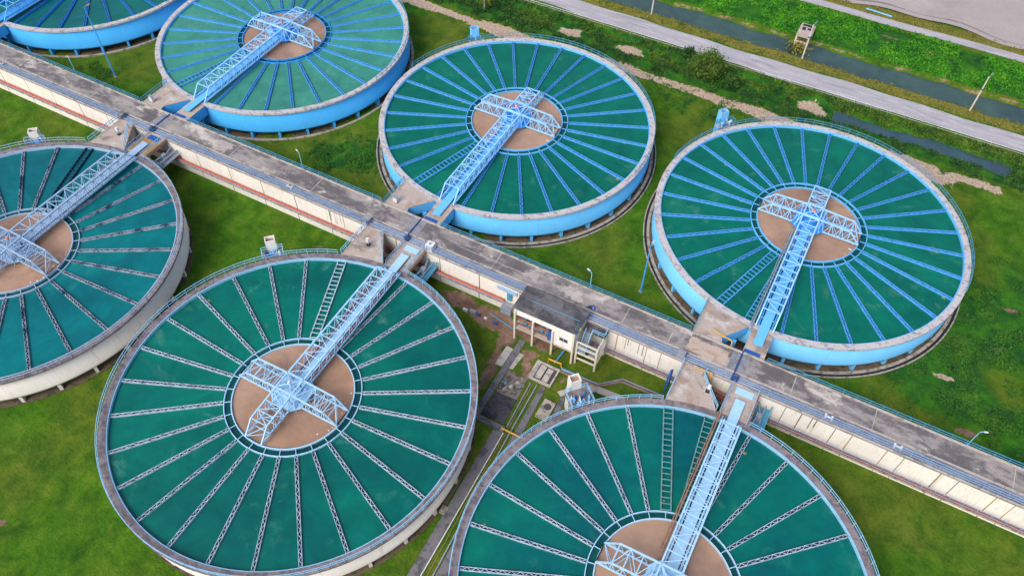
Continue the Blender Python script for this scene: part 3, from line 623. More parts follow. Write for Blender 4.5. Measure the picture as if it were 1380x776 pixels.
# lamps on the deck
def lamp(x, lb, sx=-1):
    t = thing('deck_lamp', lb, 'lamp', (x, 3.36, ZR), 0, 'lamps along the channel deck')
    MB().tube([(0, 0, 0), (0, 0, 3.1), (.08*sx, .08, 3.4), (.35*sx, .2, 3.6), (.6*sx, .3, 3.62)], .06, 6, .045).build('pole', 'rail_pale', t)
    b = MB(); b.tube([(.5*sx, .26, 3.6), (.95*sx, .45, 3.52)], .13, 8, .1); b.build('lamp_head', 'white', t); MB().box(-.14, .14, -.14, .14, 0, .12).build('base_plate', 'tealrail', t)
lamp(-79.3, 'slim deck lamp nearest the left edge, by the blue corner tank'); lamp(-25.9, 'slim deck lamp between the two blue tanks at the top, on the deck railing')
lamp(28, 'slim deck lamp on the railing above the dark roofed building'); lamp(82.6, 'slim deck lamp nearest the right edge of the photo', 1)
def mast(x, y, h, lb):
    t = thing('light_mast', lb, 'lamp post', (x, y, 0), 0, 'tall blue light masts on the grass')
    MB().tube([(0, 0, 0), (0, 0, h)], .17, 10, .07).build('mast_pole', 'blue_l1', t); MB().box(-.3, .3, -.3, .3, -.2, .15).build('footing', 'apron', t)
    b = MB(); b.tube([(0, 0, h), (.1, .5, h+.1), (.1, .9, h+.08)], .06, 6); b.build('lamp_arm', 'greymetal', t); b = MB(); b.tube([(.1, .7, h+.06), (.1, 1.3, h+.02)], .16, 8, .12); b.build('lamp_head', 'yellow' if h > 14 else 'white', t)
mast(-80.3, 11.2, 15.6, 'tall blue light mast on the grass between the two blue tanks at the top left'); mast(33.9, 11.2, 11.0, 'tall blue light mast on the grass beside the rightmost blue tank')

# ------------------------------------------------------------------ platforms joining channel and tanks
def arc(cx, cy, r, a0, a1, n=10): return [(cx+r*math.cos(R(a0+(a1-a0)*i/n)), cy+r*math.sin(R(a0+(a1-a0)*i/n))) for i in range(n+1)]
def front_platform(cx, cy, lb, slabm='platform', hatch=None, rustbox=False):
    t = thing('bridge_platform', lb, 'platform', (cx, cy, 0), 0, 'concrete platforms between channel and near tanks')
    Y0 = -2.32-cy; Ro = 25.22
    aL = math.degrees(math.acos(-9.1/Ro)); aR = math.degrees(math.acos(-2.35/Ro))
    poly = [(-9.1, Y0), (-5.7, Y0)]+[(-5.7, Y0-.2)]+arc(0, 0, Ro, aR, aL)
    MB().prism(poly, ZR-1.9, ZR-.003).build('wedge_slab', slabm, t)
    aR2 = math.degrees(math.acos(1.9/Ro)); aL2 = math.degrees(math.acos(-1.8/Ro))
    MB().prism([(-1.8, Y0), (1.9, Y0)]+arc(0, 0, Ro, aR2, aL2), ZR-.4, ZR-.003).build('bridge_slab', slabm, t)
    for s in (-1.75, 1.75): pass
    MB().box(1.905, 2.15, math.sqrt(Ro*Ro-4)+.05, Y0-.01, ZR-.55, ZR+.06).build('edge_beam', 'brownbeam', t)
    MB().box(-2.05, -1.81, math.sqrt(Ro*Ro-4)+.05, Y0-.01, ZR-.55, ZR+.06).build('edge_beam', 'greymetal', t)
    def rp(p, q, tt=.09, sp=1.4, b=None): b = b or MB(); rail_line(b, p, q, ZR, 1.05, tt, sp); return b
    rp((-9.05, Y0), (-9.05, math.sqrt(Ro*Ro-9.05**2)+.1)).build('railing', 'rail_pale', t)
    b = rp((-5.6, Y0-.2), (-5.9, Y0-.9)); rp((-5.9, Y0-.9), (-2.45, math.sqrt(Ro*Ro-6)+.3), b=b).build('railing', 'rail_pale', t)
    rp((1.8, Y0-.1), (1.8, math.sqrt(Ro*Ro-4)), .08).build('railing', 'rail_pale', t); rp((-1.7, Y0-.1), (-1.7, math.sqrt(Ro*Ro-4)), .07).build('railing', 'bluegrey', t)
    b = MB(); b.box(-1.1, 1.35, Y0-1.4, Y0-.35, ZR+.002, ZR+.1); b.build('cover_plate', hatch or 'pale', t)
    # pipe gallery hung below the slab, right of it
    b = MB(); b.box(2.2, 4.2, Y0-4.3, Y0-.15, ZR-2.6, ZR-2.45)
    for yy in (Y0-4.3, Y0-.2): b.beam((4.15, yy, ZR-2.5), (4.15, yy, ZR-1.4), .12, .12)
    b.beam((4.15, Y0-4.3, ZR-1.4), (4.15, Y0-.2, ZR-1.4), .14, .14); b.beam((2.2, Y0-4.3, ZR-1.4), (4.15, Y0-4.3, ZR-1.4), .14, .14); b.beam((2.2, Y0-4.3, ZR-2.5), (4.15, Y0-4.3, ZR-2.5), .2, .2)
    b.build('hung_gallery', 'greymetal' if rustbox else 'tealrail', t)
    b = MB(); b.tube([(2.4, Y0-.1, ZR-1.7), (2.9, Y0-1.6, ZR-1.7), (2.5, Y0-3.9, ZR-1.7)], .16, 10); b.tube([(3.4, Y0-.1, ZR-1.9), (3.4, Y0-3.8, ZR-1.9)], .12, 8); b.box(2.6, 3.3, Y0-2.6, Y0-1.9, ZR-2.4, ZR-1.3); b.build('valve_pipes', 'greymetal', t)
    b = MB(); b.box(-4.9, -2.1, Y0-1.0, Y0-.1, ZR-3.4, ZR-3.2); b.tube([(-5.2, Y0-.3, ZR-2.8), (-2.1, Y0-.6, ZR-2.8)], .25, 8); b.build('lower_pipes', 'rust', t)
    b = MB()
    for x, y in ((-8.3, Y0-5), (-4.0, Y0-4.5), (0, Y0-3.5)): MB().box(x-.3, x+.3, y-.3, y+.3, -.3, ZR-.41 if x == 0 else ZR-1.91).build('support_pier', 'wall_beige', t)
    if rustbox: MB().box(-1.75, 1.85, Y0-5.0, Y0-1.5, ZR+.001, ZR+.012).build('rusty_sheet', 'ruststain', t)
    return t
front_platform(.21, -32.78, 'stained concrete platform and bridge slab beside the whole lower left tank, pale blue cover')
front_platform(54.24, -32.79, 'concrete platform and bridge slab beside the tank cut by the bottom edge', 'platform')
front_platform(-53.53, -32.92, 'platform with rusty bridge slab and blue hatch beside the tank at the left edge', 'platform', 'bluedk', True)
def back_platform(cx, cy, lb, wallm):
    t = thing('bridge_platform', lb, 'platform', (cx, cy, 0), 0, 'concrete platforms between channel and blue tanks')
    Y0 = 3.32-cy; Ro = 25.02
    aL = math.degrees(math.acos(-9.1/Ro)); aR = math.degrees(math.acos(-2.0/Ro))
    pl = [(-9.1, Y0), (-4.6, Y0), (-4.9, Y0+1.0)]+[(x, y) for x, y in arc(0, 0, Ro, -aR, -aL)]
    MB().prism(pl, ZR-.07, ZR-.003).build('wedge_slab', 'platform', t)
    pl2 = [(x+.05 if x < -5 else x-.05, y+.02) for x, y in pl]
    MB().prism(pl2, ZR-2.1, ZR-.071).build('wedge_wall', wallm, t)
    aR2 = math.degrees(math.acos(1.6/Ro)); aL2 = math.degrees(math.acos(-1.55/Ro))
    MB().prism([(-1.55, Y0), (1.6, Y0)]+arc(0, 0, Ro, -aR2, -aL2), ZR-.07, ZR-.003).build('bridge_slab', 'platform', t)
    MB().prism([(-1.5, Y0+.02), (1.55, Y0+.02)]+arc(0, 0, Ro, -aR2-.05, -aL2+.05), ZR-2.1, ZR-.071).build('slab_wall', wallm, t)
    MB().box(-1.45, .9, Y0+.15, Y0+.75, ZR+.001, ZR+.05).build('hatch', 'bluedk', t)
    b = MB(); rail_line(b, (-9.0, Y0), (-9.0, -math.sqrt(Ro*Ro-81)-.1), ZR, 1.05, .08, 1.5); b.build('railing', 'tealrail', t)
    b = MB(); b.tube([(1.9, Y0+.6, ZR-2.3), (4.4, Y0+.6, ZR-2.3)], .35, 10); b.box(2.2, 3.0, Y0+.3, Y0+1.2, ZR-3.4, ZR-1.8); b.tube([(3.6, Y0+.6, .2), (3.6, Y0+.6, ZR-1.9)], .25, 8); b.build('valve_pipes', 'bluedk', t)
    for q in ((-8.6, -8.0, 1.2, 1.9), (-3.5, -2.9, 2.6, 3.2), (-.3, .3, 1.4, 2.0)): MB().box(q[0], q[1], Y0+q[2], Y0+q[3], -.3, ZR-2.11).build('support_pier', wallm, t)
back_platform(-.21, 32.78, 'platform with blue sides below the blue tank in the top centre', 'wall_blue3')
back_platform(53.47, 33.1, 'platform with blue sides joining the deck to the rightmost blue tank', 'wall_blue3')
back_platform(-53.49, 33.09, 'platform with blue sides below the tank with pale green water', 'wall_blue2')
back_platform(-106.22, 33.1, 'platform with blue sides at the far left top corner', 'wall_blue2')
# yellow pipework and boxes on the platforms
def ypipe(pts, lb, r=.1, m='yellow', n='yellow_pipe', cat='pipe', g=None): return tag(MB().tube(pts, r, 8).build(n, m), lb, cat, g)
ypipe([(46.8, 4.6, ZR+.1), (46.9, 4.5, ZR+.7), (48.5, 4.1, ZR+.7), (49.9, 3.9, ZR+.7), (50.2, 3.4, ZR+.7), (50.2, 3.4, ZR-.6)], 'yellow pipe bending over the platform of the rightmost blue tank')
ypipe([(47.0, -2.6, ZR+.4), (49.4, -2.6, ZR+.4), (49.5, -2.75, ZR+.2), (49.5, -2.75, ZR-2.5)], 'yellow pipe along the platform of the tank cut by the bottom edge')
b = MB(); b.tube([(44.25, -6.4, ZR-3.0), (44.25, -6.2, ZR+1.2), (44.3, -5.7, ZR+1.7), (44.4, -5.2, ZR+1.2), (44.45, -5.1, ZR-3.0)], .13, 8); tag(b.build('pipe_loop', 'bluedk'), 'dark blue upturned pipe loop at the left side of the lower right platform', 'pipe')
for x, y, lb in ((-7.6, 4.3, 'small white cabinet on the deck edge left of the blue platform in the centre'), (-61.0, 4.3, 'small white cabinet on the deck edge beside the platform of the pale green tank')):
    t = thing('control_cabinet', lb, 'cabinet', (x, y, ZR), 0, 'white cabinets at the deck edge')
    MB().box(-.35, .35, -.25, .25, .25, 1.25).build('cabinet_box', 'white', t); MB().box(-.42, .42, -.32, .32, 1.25, 1.32).build('cabinet_roof', 'greymetal', t); MB().box(-.05, .05, -.26, -.25, .6, .8).build('handle', 'black', t); b = MB(); b.box(-.3, -.2, -.2, .2, 0, .25); b.box(.2, .3, -.2, .2, 0, .25); b.build('cabinet_foot', 'greymetal', t)
for x, y, lb in ((-3.9-2.3, -5.6, 'slim white post box on the platform of the whole lower left tank'), (-59.6, -5.3, 'slim white post box on the platform of the left edge tank'), (49.8, -5.3, 'slim white post box on the platform of the tank cut by the bottom edge')):
    t = thing('junction_post', lb, 'post', (x, y, ZR), 0, 'white post boxes on the near platforms')
    MB().tube([(0, 0, 0), (0, 0, 1.0)], .07, 8).build('post', 'greymetal', t); MB().box(-.22, .22, -.18, .18, .8, 1.5).build('post_box', 'white', t); MB().box(-.3, .3, -.3, .3, 0, .12).build('base_plate', 'black', t)

# ------------------------------------------------------------------ valve towers on the tank rims
def tower(cx, cy, ang, r0, h, wallm, railm, lb, clutter=8, floor='conc_rim_front', sd_=1):
    rz = R(ang); Ro = 25.25
    t = thing('valve_tower', lb, 'tower', (cx+Ro*math.cos(rz), cy+Ro*math.sin(rz), 0), rz, 'valve towers on the tank rims'); rr = random.Random(sd_)
    d0 = r0-Ro
    MB().box(.02, d0+.02, -1.6, 1.6, ZR-.25, ZR-.004).build('landing', floor, t)
    b = MB(); w_ = .76; z1 = ZR+h; D = 1.25
    b.box(d0+.03, d0+D, -w_, -w_+.14, -.3, z1); b.box(d0+.03, d0+D, w_-.14, w_, -.3, z1); b.box(d0+.03, d0+.17, -w_+.14, w_-.14, -.3, z1); b.box(d0+D-.14, d0+D, -w_+.14, w_-.14, -.3, z1); b.box(d0+.17, d0+D-.14, -w_+.14, w_-.14, ZR, z1-.5)
    b.build('tower_shaft', wallm, t)
    MB().box(d0+.17, d0+D-.14, -w_+.14, w_-.14, z1-.498, z1-.45).build('tower_floor', 'brownbeam', t)
    e = d0
    for sg in (-1, 1): b = MB(); rail_line(b, (0, sg*1.6), (e, sg*1.6), ZR, 1.05, .08, 1.2); rail_line(b, (e, sg*1.6), (e, sg*.8), ZR, 1.05, .08, 1.2); b.build('railing', railm, t)
    for k in range(clutter):
        u, v = rr.uniform(.1, max(.3, d0-.35)), -1.2+2.4*(k+.5)/clutter; hh = rr.uniform(.35, .95); m = rr.choice(['bluedk', 'midblue', 'white', 'tealrail', 'pale'])
        b = MB(); q = rr.uniform(.13, .22); b.tube([(u, v, ZR), (u, v, ZR+hh*.55)], q, 8); b.tube([(u, v, ZR+hh*.55), (u, v, ZR+hh)], q*.45, 6); b.tube([(u-.2, v, ZR+hh), (u+.2, v, ZR+hh)], .06 if k % 2 else .12, 6); b.build('valve', m, t)
    b = MB(); b.tube([(.25, -1.3, ZR+.2), (.3, 1.2, ZR+.2)], .1, 6); b.build('header_pipe', 'bluedk', t)
    return t
tower(.21, -32.78, 134.7, 26.75, 2.05, 'wall_white', 'rail_pale', 'cream valve tower on the rim of the whole lower left tank', 7, sd_=3)
tower(54.24, -32.79, 137.2, 27.9, 2.1, 'wall_white', 'rail_pale', 'white valve tower crowded with blue valves, on the tank cut by the bottom edge', 14, sd_=8)
tower(-53.53, -32.92, 131.8, 26.0, 1.9, 'wall_white', 'pale2', 'cream valve tower open at the top, on the rim of the left edge tank', 7, sd_=5)
tower(-.21, 32.78, 137, 25.6, 2.3, 'wall_blue1', 'tealrail', 'light blue valve tower on the far rim of the top centre tank', 5, 'conc_rim_blue', 9)
tower(53.47, 33.1, 140.2, 26.5, 2.2, 'wall_blue1', 'tealrail', 'light blue valve tower on the rim of the rightmost blue tank', 9, 'conc_rim_blue', 10)

# ------------------------------------------------------------------ control building at the channel
t = thing('control_building', 'white walled building on posts with a dark stained flat roof at the channel side', 'building', (25, -4, 0))
def L(x, y): return (x-25, y+4)
def lbox(b, x0, x1, y0, y1, z0, z1): return b.box(x0-25, x1-25, y0+4, y1+4, z0, z1)
roofz = 7.4
lbox(MB(), 19.9, 30.25, -6.35, -1.75, roofz-.22, roofz).build('roof', 'roofdark', t)
b = MB(); lbox(b, 20.25, 26.6, -6.3, -6.12, 5.95, roofz-.222); lbox(b, 26.6, 30.1, -6.3, -6.12, 2.8, roofz-.222); lbox(b, 29.95, 30.1, -6.118, -2.42, 2.8, roofz-.222); lbox(b, 26.6, 26.75, -6.118, -2.42, 2.8, roofz-.222); lbox(b, 20.25, 20.4, -6.118, -2.42, 6.0, roofz-.222)
b.build('wall', 'wall_white', t)
b = MB(); lbox(b, 20.2, 30.15, -6.36, -2.43, 2.45, 2.78); b.build('floor_slab', 'platform', t)
for x in (20.4, 23.4, 26.6, 29.95):
    o = MB(); lbox(o, x-.14, x+.14, -6.6, -6.305, -.3, 7.1 if x < 21 or x > 29 else 5.94+.0); o.build('column', 'cream', t)
w_ = MB(); lbox(w_, 27.7, 29.0, -6.33, -6.301, 4.4, 5.0); win = w_.build('window', 'glass', t)
f = MB(); lbox(f, 27.62, 29.08, -6.36, -6.302, 4.32, 4.4); lbox(f, 27.62, 29.08, -6.36, -6.302, 5.0, 5.08); lbox(f, 28.3, 28.4, -6.36, -6.332, 4.4, 5.0); f.build('window_frame', 'greymetal', win)
b = MB(); lbox(b, 25.7, 26.3, -6.15, -6.05, 2.8, 4.9); b.build('door', 'bluedk', t)
b = MB()
for zz, yy, rr_ in ((4.3, -5.7, .22), (3.6, -5.2, .28), (3.2, -5.9, .12)): b.tube([(20.3-25, yy+4, zz), (26.5-25, yy+4, zz)], rr_, 8)
b.build('indoor_pipes', 'rust', t)
b = MB()
for x in (21.3, 22.4, 24.1, 25.0): lbox(b, x, x+.6, -5.5, -4.6, 2.8, 4.4)
b.build('pump', 'tealrail', t)
b = MB(); b.tube([L(22, -4.0)+(roofz+.06,), L(29.7, -4.0)+(roofz+.06,), L(29.7, -5.6)+(roofz+.06,), L(30.35, -5.6)+(roofz+.06,), L(30.35, -5.6)+(roofz-.6,)], .05, 6); b.build('roof_conduit', 'tealrail', t)
b = MB(); b.tube([L(30.35, -5.3)+(roofz-.5,), L(30.35, -5.3)+(roofz+.2,)], .12, 8); b.build('yellow_valve', 'yellow', t)
# stair tower
t = thing('stair_frame', 'white concrete stair frame open on all sides, right end of the dark roofed building', 'staircase', (32, -4.2, 0))
b = MB()
for x, y in ((-1.55, -1.9), (1.6, -1.9), (1.6, 1.5)): b.box(x-.14, x+.14, y-.14, y+.14, -.3, ZR-.55)
for z in (1.3, 2.7, 4.1, ZR-.7):
    b.box(-1.41, 1.46, -2.0, -1.8, z, z+.26); b.box(1.5, 1.7, -1.76, 1.36, z, z+.26)
b.build('frame', 'cream', t)
b = MB(); b.box(-1.7, 1.75, .3, 1.75, ZR-.45, ZR-.25); b.build('landing', 'roofdark', t)
b = MB(); n = 14
for i in range(n): b.box(-1.2, -.3, .3-.16*(i+1), .3-.16*i, ZR-.45-.2*(i+1)+.06, ZR-.45-.2*(i+1)+.16)
b.beam((-1.2, .3, ZR-.5), (-1.2, -1.94, 2.7), .08, .2); b.beam((-.3, .3, ZR-.5), (-.3, -1.94, 2.7), .08, .2); b.build('stair_flight', 'greymetal', t); b = MB(); b.beam((.3, -1.8, 3.0), (.3, .2, 1.0), .08, .2); b.beam((1.2, -1.8, 3.0), (1.2, .2, 1.0), .08, .2)
for i in range(10): b.box(.3, 1.2, -1.8+.2*i, -1.6+.2*i, 3.0-.2*i, 3.08-.2*i)
b.box(-1.2, 1.2, -1.8, -1.0, 3.05, 3.14) if False else None
b.build('stair_flight', 'greymetal', t)
b = MB(); rail_line(b, (-1.25, .3), (-1.25, -1.75), ZR-.4, .9, .07, .8, 3.2); rail_line(b, (-.25, .3), (-.25, -1.75), ZR-.4, .9, .07, .8, 3.2); rail_line(b, (-.2, .3), (1.6, .3), ZR-.25, .9, .07, .8); rail_line(b, (1.62, .3), (1.62, 1.7), ZR-.25, .9, .07, .8)
rail_line(b, (-1.4, -1.9), (1.4, -1.9), 3.9, .8, .06, .7); rail_line(b, (1.6, -1.7), (1.6, 1.2), 3.9, .8, .06, .7)
b.build('handrail', 'rail_pale', t)

# ------------------------------------------------------------------ yard between the two near tanks
def slab(name, pts, z0, z1, m, lb=None, cat=None, g=None):
    o = MB().prism(pts, z0, z1).build(name, m)
    if lb: tag(o, lb, cat, g)
    else: o['kind'] = 'structure'
    return o
slab('path', [(21.3, -6.4), (22.3, -6.4), (22.3, -21.4), (21.4, -21.4)], -.1, .14, 'path')
slab('path', [(22.31, -20.6), (26.6, -20.6), (26.6, -21.5), (22.31, -21.5)], -.1, .135, 'path')
slab('path', [(25.2, -21.51), (26.6, -21.51), (27.1, -44), (27.5, -66), (26.1, -66), (25.7, -44)], -.1, .13, 'path')
slab('path', [(27.9, -12.2), (28.7, -12.2), (29.2, -23), (30.2, -43), (30.8, -66), (29.8, -66), (28.4, -33), (28.1, -23)], -.1, .12, 'path')
slab('path', [(30.4, -11.9), (31.6, -10.6), (34.5, -8.3), (38.5, -8.0), (41.5, -8.3), (41.5, -8.9), (35.3, -9.3), (32.4, -11.0), (31.2, -12.4)], -.1, .1, 'pathlight')
slab('path', [(31.2, -12.6), (31.9, -12.4), (32.4, -16), (33.6, -20), (33, -20), (31.5, -16.4)], -.1, .11, 'path')
slab('dark_slab', [(22.6, -16.2), (25.9, -16.0), (26.1, -20.3), (22.5, -20.4)], -.1, .12, 'slabdark', 'blackened square concrete slab on the grass between the two near tanks', 'slab')
slab('rubble_slab', [(22.4, -12.0), (25.6, -12.2), (25.9, -15.98), (22.5, -16.1)], -.1, .1, 'rubble', 'rubble strewn grey slab just above the blackened one', 'slab')
rr = random.Random(4)
for k in range(14):
    x, y = rr.uniform(22.7, 25.7), rr.uniform(-15.6, -12.3); s = rr.uniform(.12, .35)
    o = MB().prism([(x+s*rr.uniform(.7, 1.2)*math.cos(a), y+s*rr.uniform(.6, 1)*math.sin(a)) for a in (0, 1.2, 2.3, 3.6, 5.0)], .1, .1+s*.5).build('debris_piece', ['pathlight', 'slabdark', 'sandpatch', 'tealrail'][k % 4])
    tag(o, 'scattered piece of debris on the rubble strewn grey slab', 'debris', 'debris on the rubble slab')
for pts, lb in (([(20.1, -8.4), (21.25, -8.4), (21.25, -12), (20.1, -12)], 'light concrete pad left of the grey path near the building'), ([(22.35, -8.6), (23.2, -8.6), (22.9, -11.6), (22.35, -11.8)], 'light concrete pad right of the grey path near the building')):
    slab('concrete_pad', pts, -.1, .12, 'pathlight', lb, 'slab', 'light pads beside the path')
t = thing('sump_pit', 'square concrete pit with two pale covers inside, by the yellow pipe', 'pit', (27.4, -10.1, 0))
b = MB(); b.box(-1.95, 1.8, 1.35, 1.6, -.3, .4); b.box(-1.95, 1.8, -1.75, -1.5, -.3, .4); b.box(-1.95, -1.2, -1.49, 1.34, -.3, .38); b.box(1.55, 1.8, -1.49, 1.34, -.3, .4); b.build('pit_wall', 'pathlight', t)
MB().box(-1.19, 1.54, -1.49, 1.34, -.3, .05).build('pit_floor', 'slabdark', t); MB().box(-1.1, -.15, -1.2, 1.2, .05, .2).build('pit_cover', 'pathlight', t); MB().box(.1, 1.0, -1.3, 1.1, .05, .2).build('pit_cover', 'pathlight', t)
t = thing('manhole_slab', 'raised beige slab with a round dark manhole lid near the lower right tank rim', 'manhole', (30.3, -15.5, 0))
MB().prism([(-.9, 1.6), (.9, 1.6), (.9, -1.6), (-.9, -1.6)], -.1, .35).build('slab', 'apron', t); b = MB(); b.lathe([(0, .42), (.5, .42), (.55, .351)], 24); b.build('lid', 'slabdark', t, loc=(.05, .5, 0))
def gpipe(pts, r, m, lb, g='pipes running down the yard'): return ypipe(pts, lb, r, m, 'ground_pipe', 'pipe', g)
gpipe([(26.7, -12.5, .1), (27.05, -20.6, .15), (27.4, -33, .15), (27.95, -44, .15), (28.5, -66, .15)], .045, 'brownbeam', 'brownish yellow pipe running the length of the yard beside the grey path')
gpipe([(27.3, -12.4, .15), (27.6, -23, .15), (28.6, -44, .15), (29.2, -66, .15)], .11, 'greymetal', 'grey pipe running the length of the yard, right of the brownish one')
gpipe([(26.75, -21.6, .2), (27.25, -44, .2), (27.7, -66, .2)], .09, 'white', 'white pipe at the right edge of the wide grey path')
gpipe([(26.3, -12.4, .1), (26.7, -20.5, .1)], .09, 'greymetal', 'short grey pipe left of the yellow pipe above the crossing')
gpipe([(26.2, -21.3, .25), (26.3, -21.3, .7), (29.6, -21.3, .7), (29.7, -21.3, .1)], .12, 'yellow', 'yellow pipe crossing over the paths at the tank rim', 'yellow pipe bends in the yard')
gpipe([(26.9, -7.9, 0), (26.9, -7.9, .85), (29.0, -7.8, .85), (29.0, -7.8, 0)], .12, 'yellow', 'yellow pipe bend above the square pit', 'yellow pipe bends in the yard')
gpipe([(28.2, -5.2, .4), (27.9, -7.7, .25)], .13, 'blue_l1', 'blue pipe coming out from under the building', 'pipes beside the sump pit')
gpipe([(29.1, -8.0, .2), (32.0, -8.0, .2), (33.0, -8.0, .15)], .09, 'tealrail', 'light blue pipe right of the yellow bend', 'pipes beside the sump pit')
for dy, m, lb in ((0, 'greymetal', 'upper grey pipe of the zigzag pair on the grass below the channel'), (-.5, 'brownbeam', 'lower brownish pipe of the zigzag pair on the grass below the channel')):
    gpipe([(29.2, -8.2+dy, .15), (35.1, -7.9+dy, .15), (37.9, -5.4+dy, .15), (44.3, -5.2+dy, .15)], .1, m, lb, 'zigzag pipes on the grass')
slab('pipe_trench', [(29.2, -8.15), (35.2, -7.85), (37.9, -5.35), (44.2, -5.1), (44.2, -5.8), (38, -6.0), (35.2, -8.45), (29.2, -8.75)], -.1, .05, 'path')
slab('concrete_pad', [(24.8, -34.6), (25.69, -34.6), (25.69, -35.8), (24.9, -35.8)], -.1, .16, 'apron', 'small concrete pad between the lower left tank and the grey path', 'slab')
for k, (x, y, m, s) in enumerate(((11.2, -5.6, 'white', .4), (12.4, -5.3, 'greymetal', .5), (13.5, -5.4, 'bluedk', .3), (14.8, -5.5, 'white', .25), (16.6, -5.6, 'bluedk', .35))):
    lb = ['white crate on the bare soil, leftmost of the scrap row', 'grey metal scrap second in the row on the bare soil', 'blue scrap piece in the middle of the row on the bare soil', 'small white scrap piece right of the middle of the row', 'blue scrap piece nearest the building in the row'][k]
    b = MB(); b.box(x-s, x+s, y-s*.5, y+s*.5, 0, .4); b.box(x-s*.8, x+s*.8, y-s*.38, y+s*.38, .4, .46); tag(b.build('scrap_piece', m), lb, 'scrap', 'scrap pieces on bare soil')
b = MB(); b.tube([(14.9, -4.3, .15), (19.6, -5.2, .15)], .09, 6); tag(b.build('ground_pipe', 'tealrail'), 'thin light blue pipe on the bare soil left of the building', 'pipe')
# cabinet under the strip left of the building
t = thing('wall_duct', 'pale blue duct box on the channel wall just left of the dark roof', 'duct', (17.2, -2.6, 0))
MB().box(-2.0, 1.4, .1, .38, 4.6, 5.3).build('duct_box', 'pale2', t); MB().box(-.3, .5, .1, .38, 2.8, 4.6).build('duct_drop', 'tealrail', t); MB().box(-1.0, .8, -.7, .16, .1, 1.6).build('cabinet', 'greymetal', t)

# ------------------------------------------------------------------ canal side
def upole(x, y, h, lb):
    t = thing('utility_pole', lb, 'pole', (x, y, 0), 0, 'white utility poles along the canal')
    MB().tube([(0, 0, -.3), (0, 0, h)], .17, 8, .1).build('pole', 'cream', t); b = MB(); b.tube([(0, 0, h-.4), (.25, .5, h+.25)], .05, 6); b.tube([(.25, .5, h+.25), (.35, 1.0, h+.3)], .12, 8); b.build('lamp_arm', 'greymetal', t); MB().box(-.2, .2, -.2, .2, h*.62, h*.62+.25).build('bracket', 'bluedk', t)
upole(73.4, 84.9, 8.0, 'white utility pole at the canal, nearest the right edge'); upole(39.6, 85.5, 8.0, 'white utility pole in front of the small canal gate'); upole(5.8, 85.0, 8.0, 'white utility pole cut off by the top edge')
t = thing('canal_gate', 'small concrete gate house frame standing in the canal behind the middle utility pole', 'gate', (38, 92.0, 0))
b = MB()
for x in (-1.3, 1.3):
    for y in (-2.1, 2.2): b.box(x-.15, x+.15, y-.15, y+.15, -1.8, 2.3)
b.box(-1.15, 1.15, -2.2, -2.0, .6, .85); b.box(-1.15, 1.15, -2.2, -2.0, 1.95, 2.3); b.build('gate_frame', 'cream', t)
b = MB(); b.box(-1.5, 1.5, -1.2, 2.3, 2.301, 2.5); b.box(-1.5, 1.5, -2.4, -1.2, 2.301, 2.45); b.build('gate_deck', 'platform', t)
b = MB(); b.box(-1.1, .9, 1.3, 2.0, 2.501, 2.56); b.box(-.9, -.2, -.3, .8, 2.501, 2.56); b.box(.2, 1.0, .1, .5, 2.501, 2.7); b.build('deck_opening', 'black', t)
MB().box(-1.1, 1.1, -2.05, -1.9, -1.6, .5).build('gate_leaf', 'brownbeam', t)
for q in range(1): V_, F_ = quads(np.array([(RNG.normal()*1.1-.3, -3.2+RNG.normal()*.8, RNG.uniform(-.7, 1.1)) for _ in range(260)]), .3, RNG); tag(link('dead_reeds', np_mesh('reed_clump', V_, F_, 'leaf_dry'), None, (38, 92, 0)), 'brown dead reeds caught against the canal gate', 'reeds', 'dead reeds at the canal gate', 'stuff')
t = thing('roadside_fence', 'thin white wire fence on low posts along the near side of the road', 'fence', (0, 75.6, 0))
b = MB(); b.beam((-120, 0, .95), (130, 0, .95), .08, .08); b.beam((-120, 0, .5), (130, 0, .5), .04, .04); b.build('fence_wire', 'white', t)
me = MB().beam((0, 0, -.3), (0, 0, 1.0), .1, .1).mesh('fence_post', 'apron')
for x in np.arange(-120, 131, 3.2): link('fence_post', me, t, loc=(float(x), 0, 0))
b = MB(); b.tube([(45.2+2, 110.8, .15), (53, 110.3, .15)], .16, 6); tag(b.build('blue_pipe', 'midblue'), 'bright blue pipe lying on the dry verge beside the far road', 'pipe')

# ------------------------------------------------------------------ vegetation
def leaf_cloud(n_leaf, rad, hgt, rng, size=.22, upright=.3):
    th = rng.uniform(0, 2*PI, n_leaf); rr_ = rad*np.sqrt(rng.uniform(0, 1, n_leaf)); z = hgt*rng.uniform(.05, 1, n_leaf)*(1-.5*(rr_/rad)**2)
    return np.stack([rr_*np.cos(th), rr_*np.sin(th), z], 1)
def tz(x, y): return float(terrain_z(np.array([x]), np.array([y]))[0])
def scatter(name, mat, region, n, rad, hgt, leaves, size, lb, cat, seed):
    rng = np.random.default_rng(seed); C = []
    k = 0
    while k < n:
        x, y = region(rng)
        if x is None: continue
        s = rng.uniform(.5, 1.5); c = leaf_cloud(leaves, rad*s, hgt*s, rng)
        c[:, 0] += x; c[:, 1] += y; c[:, 2] += tz(x, y)-.03; C.append(c); k += 1
    V, F = quads(np.concatenate(C), size, rng); o = link(name, np_mesh(name, V, F, mat)); tag(o, lb, cat, None, 'stuff'); return o
def clump(rng, f, thr): 
    pass
def noisy(x, y, s, thr, off=0): return noise.noise(Vector((x*s+off, y*s, off))) > thr
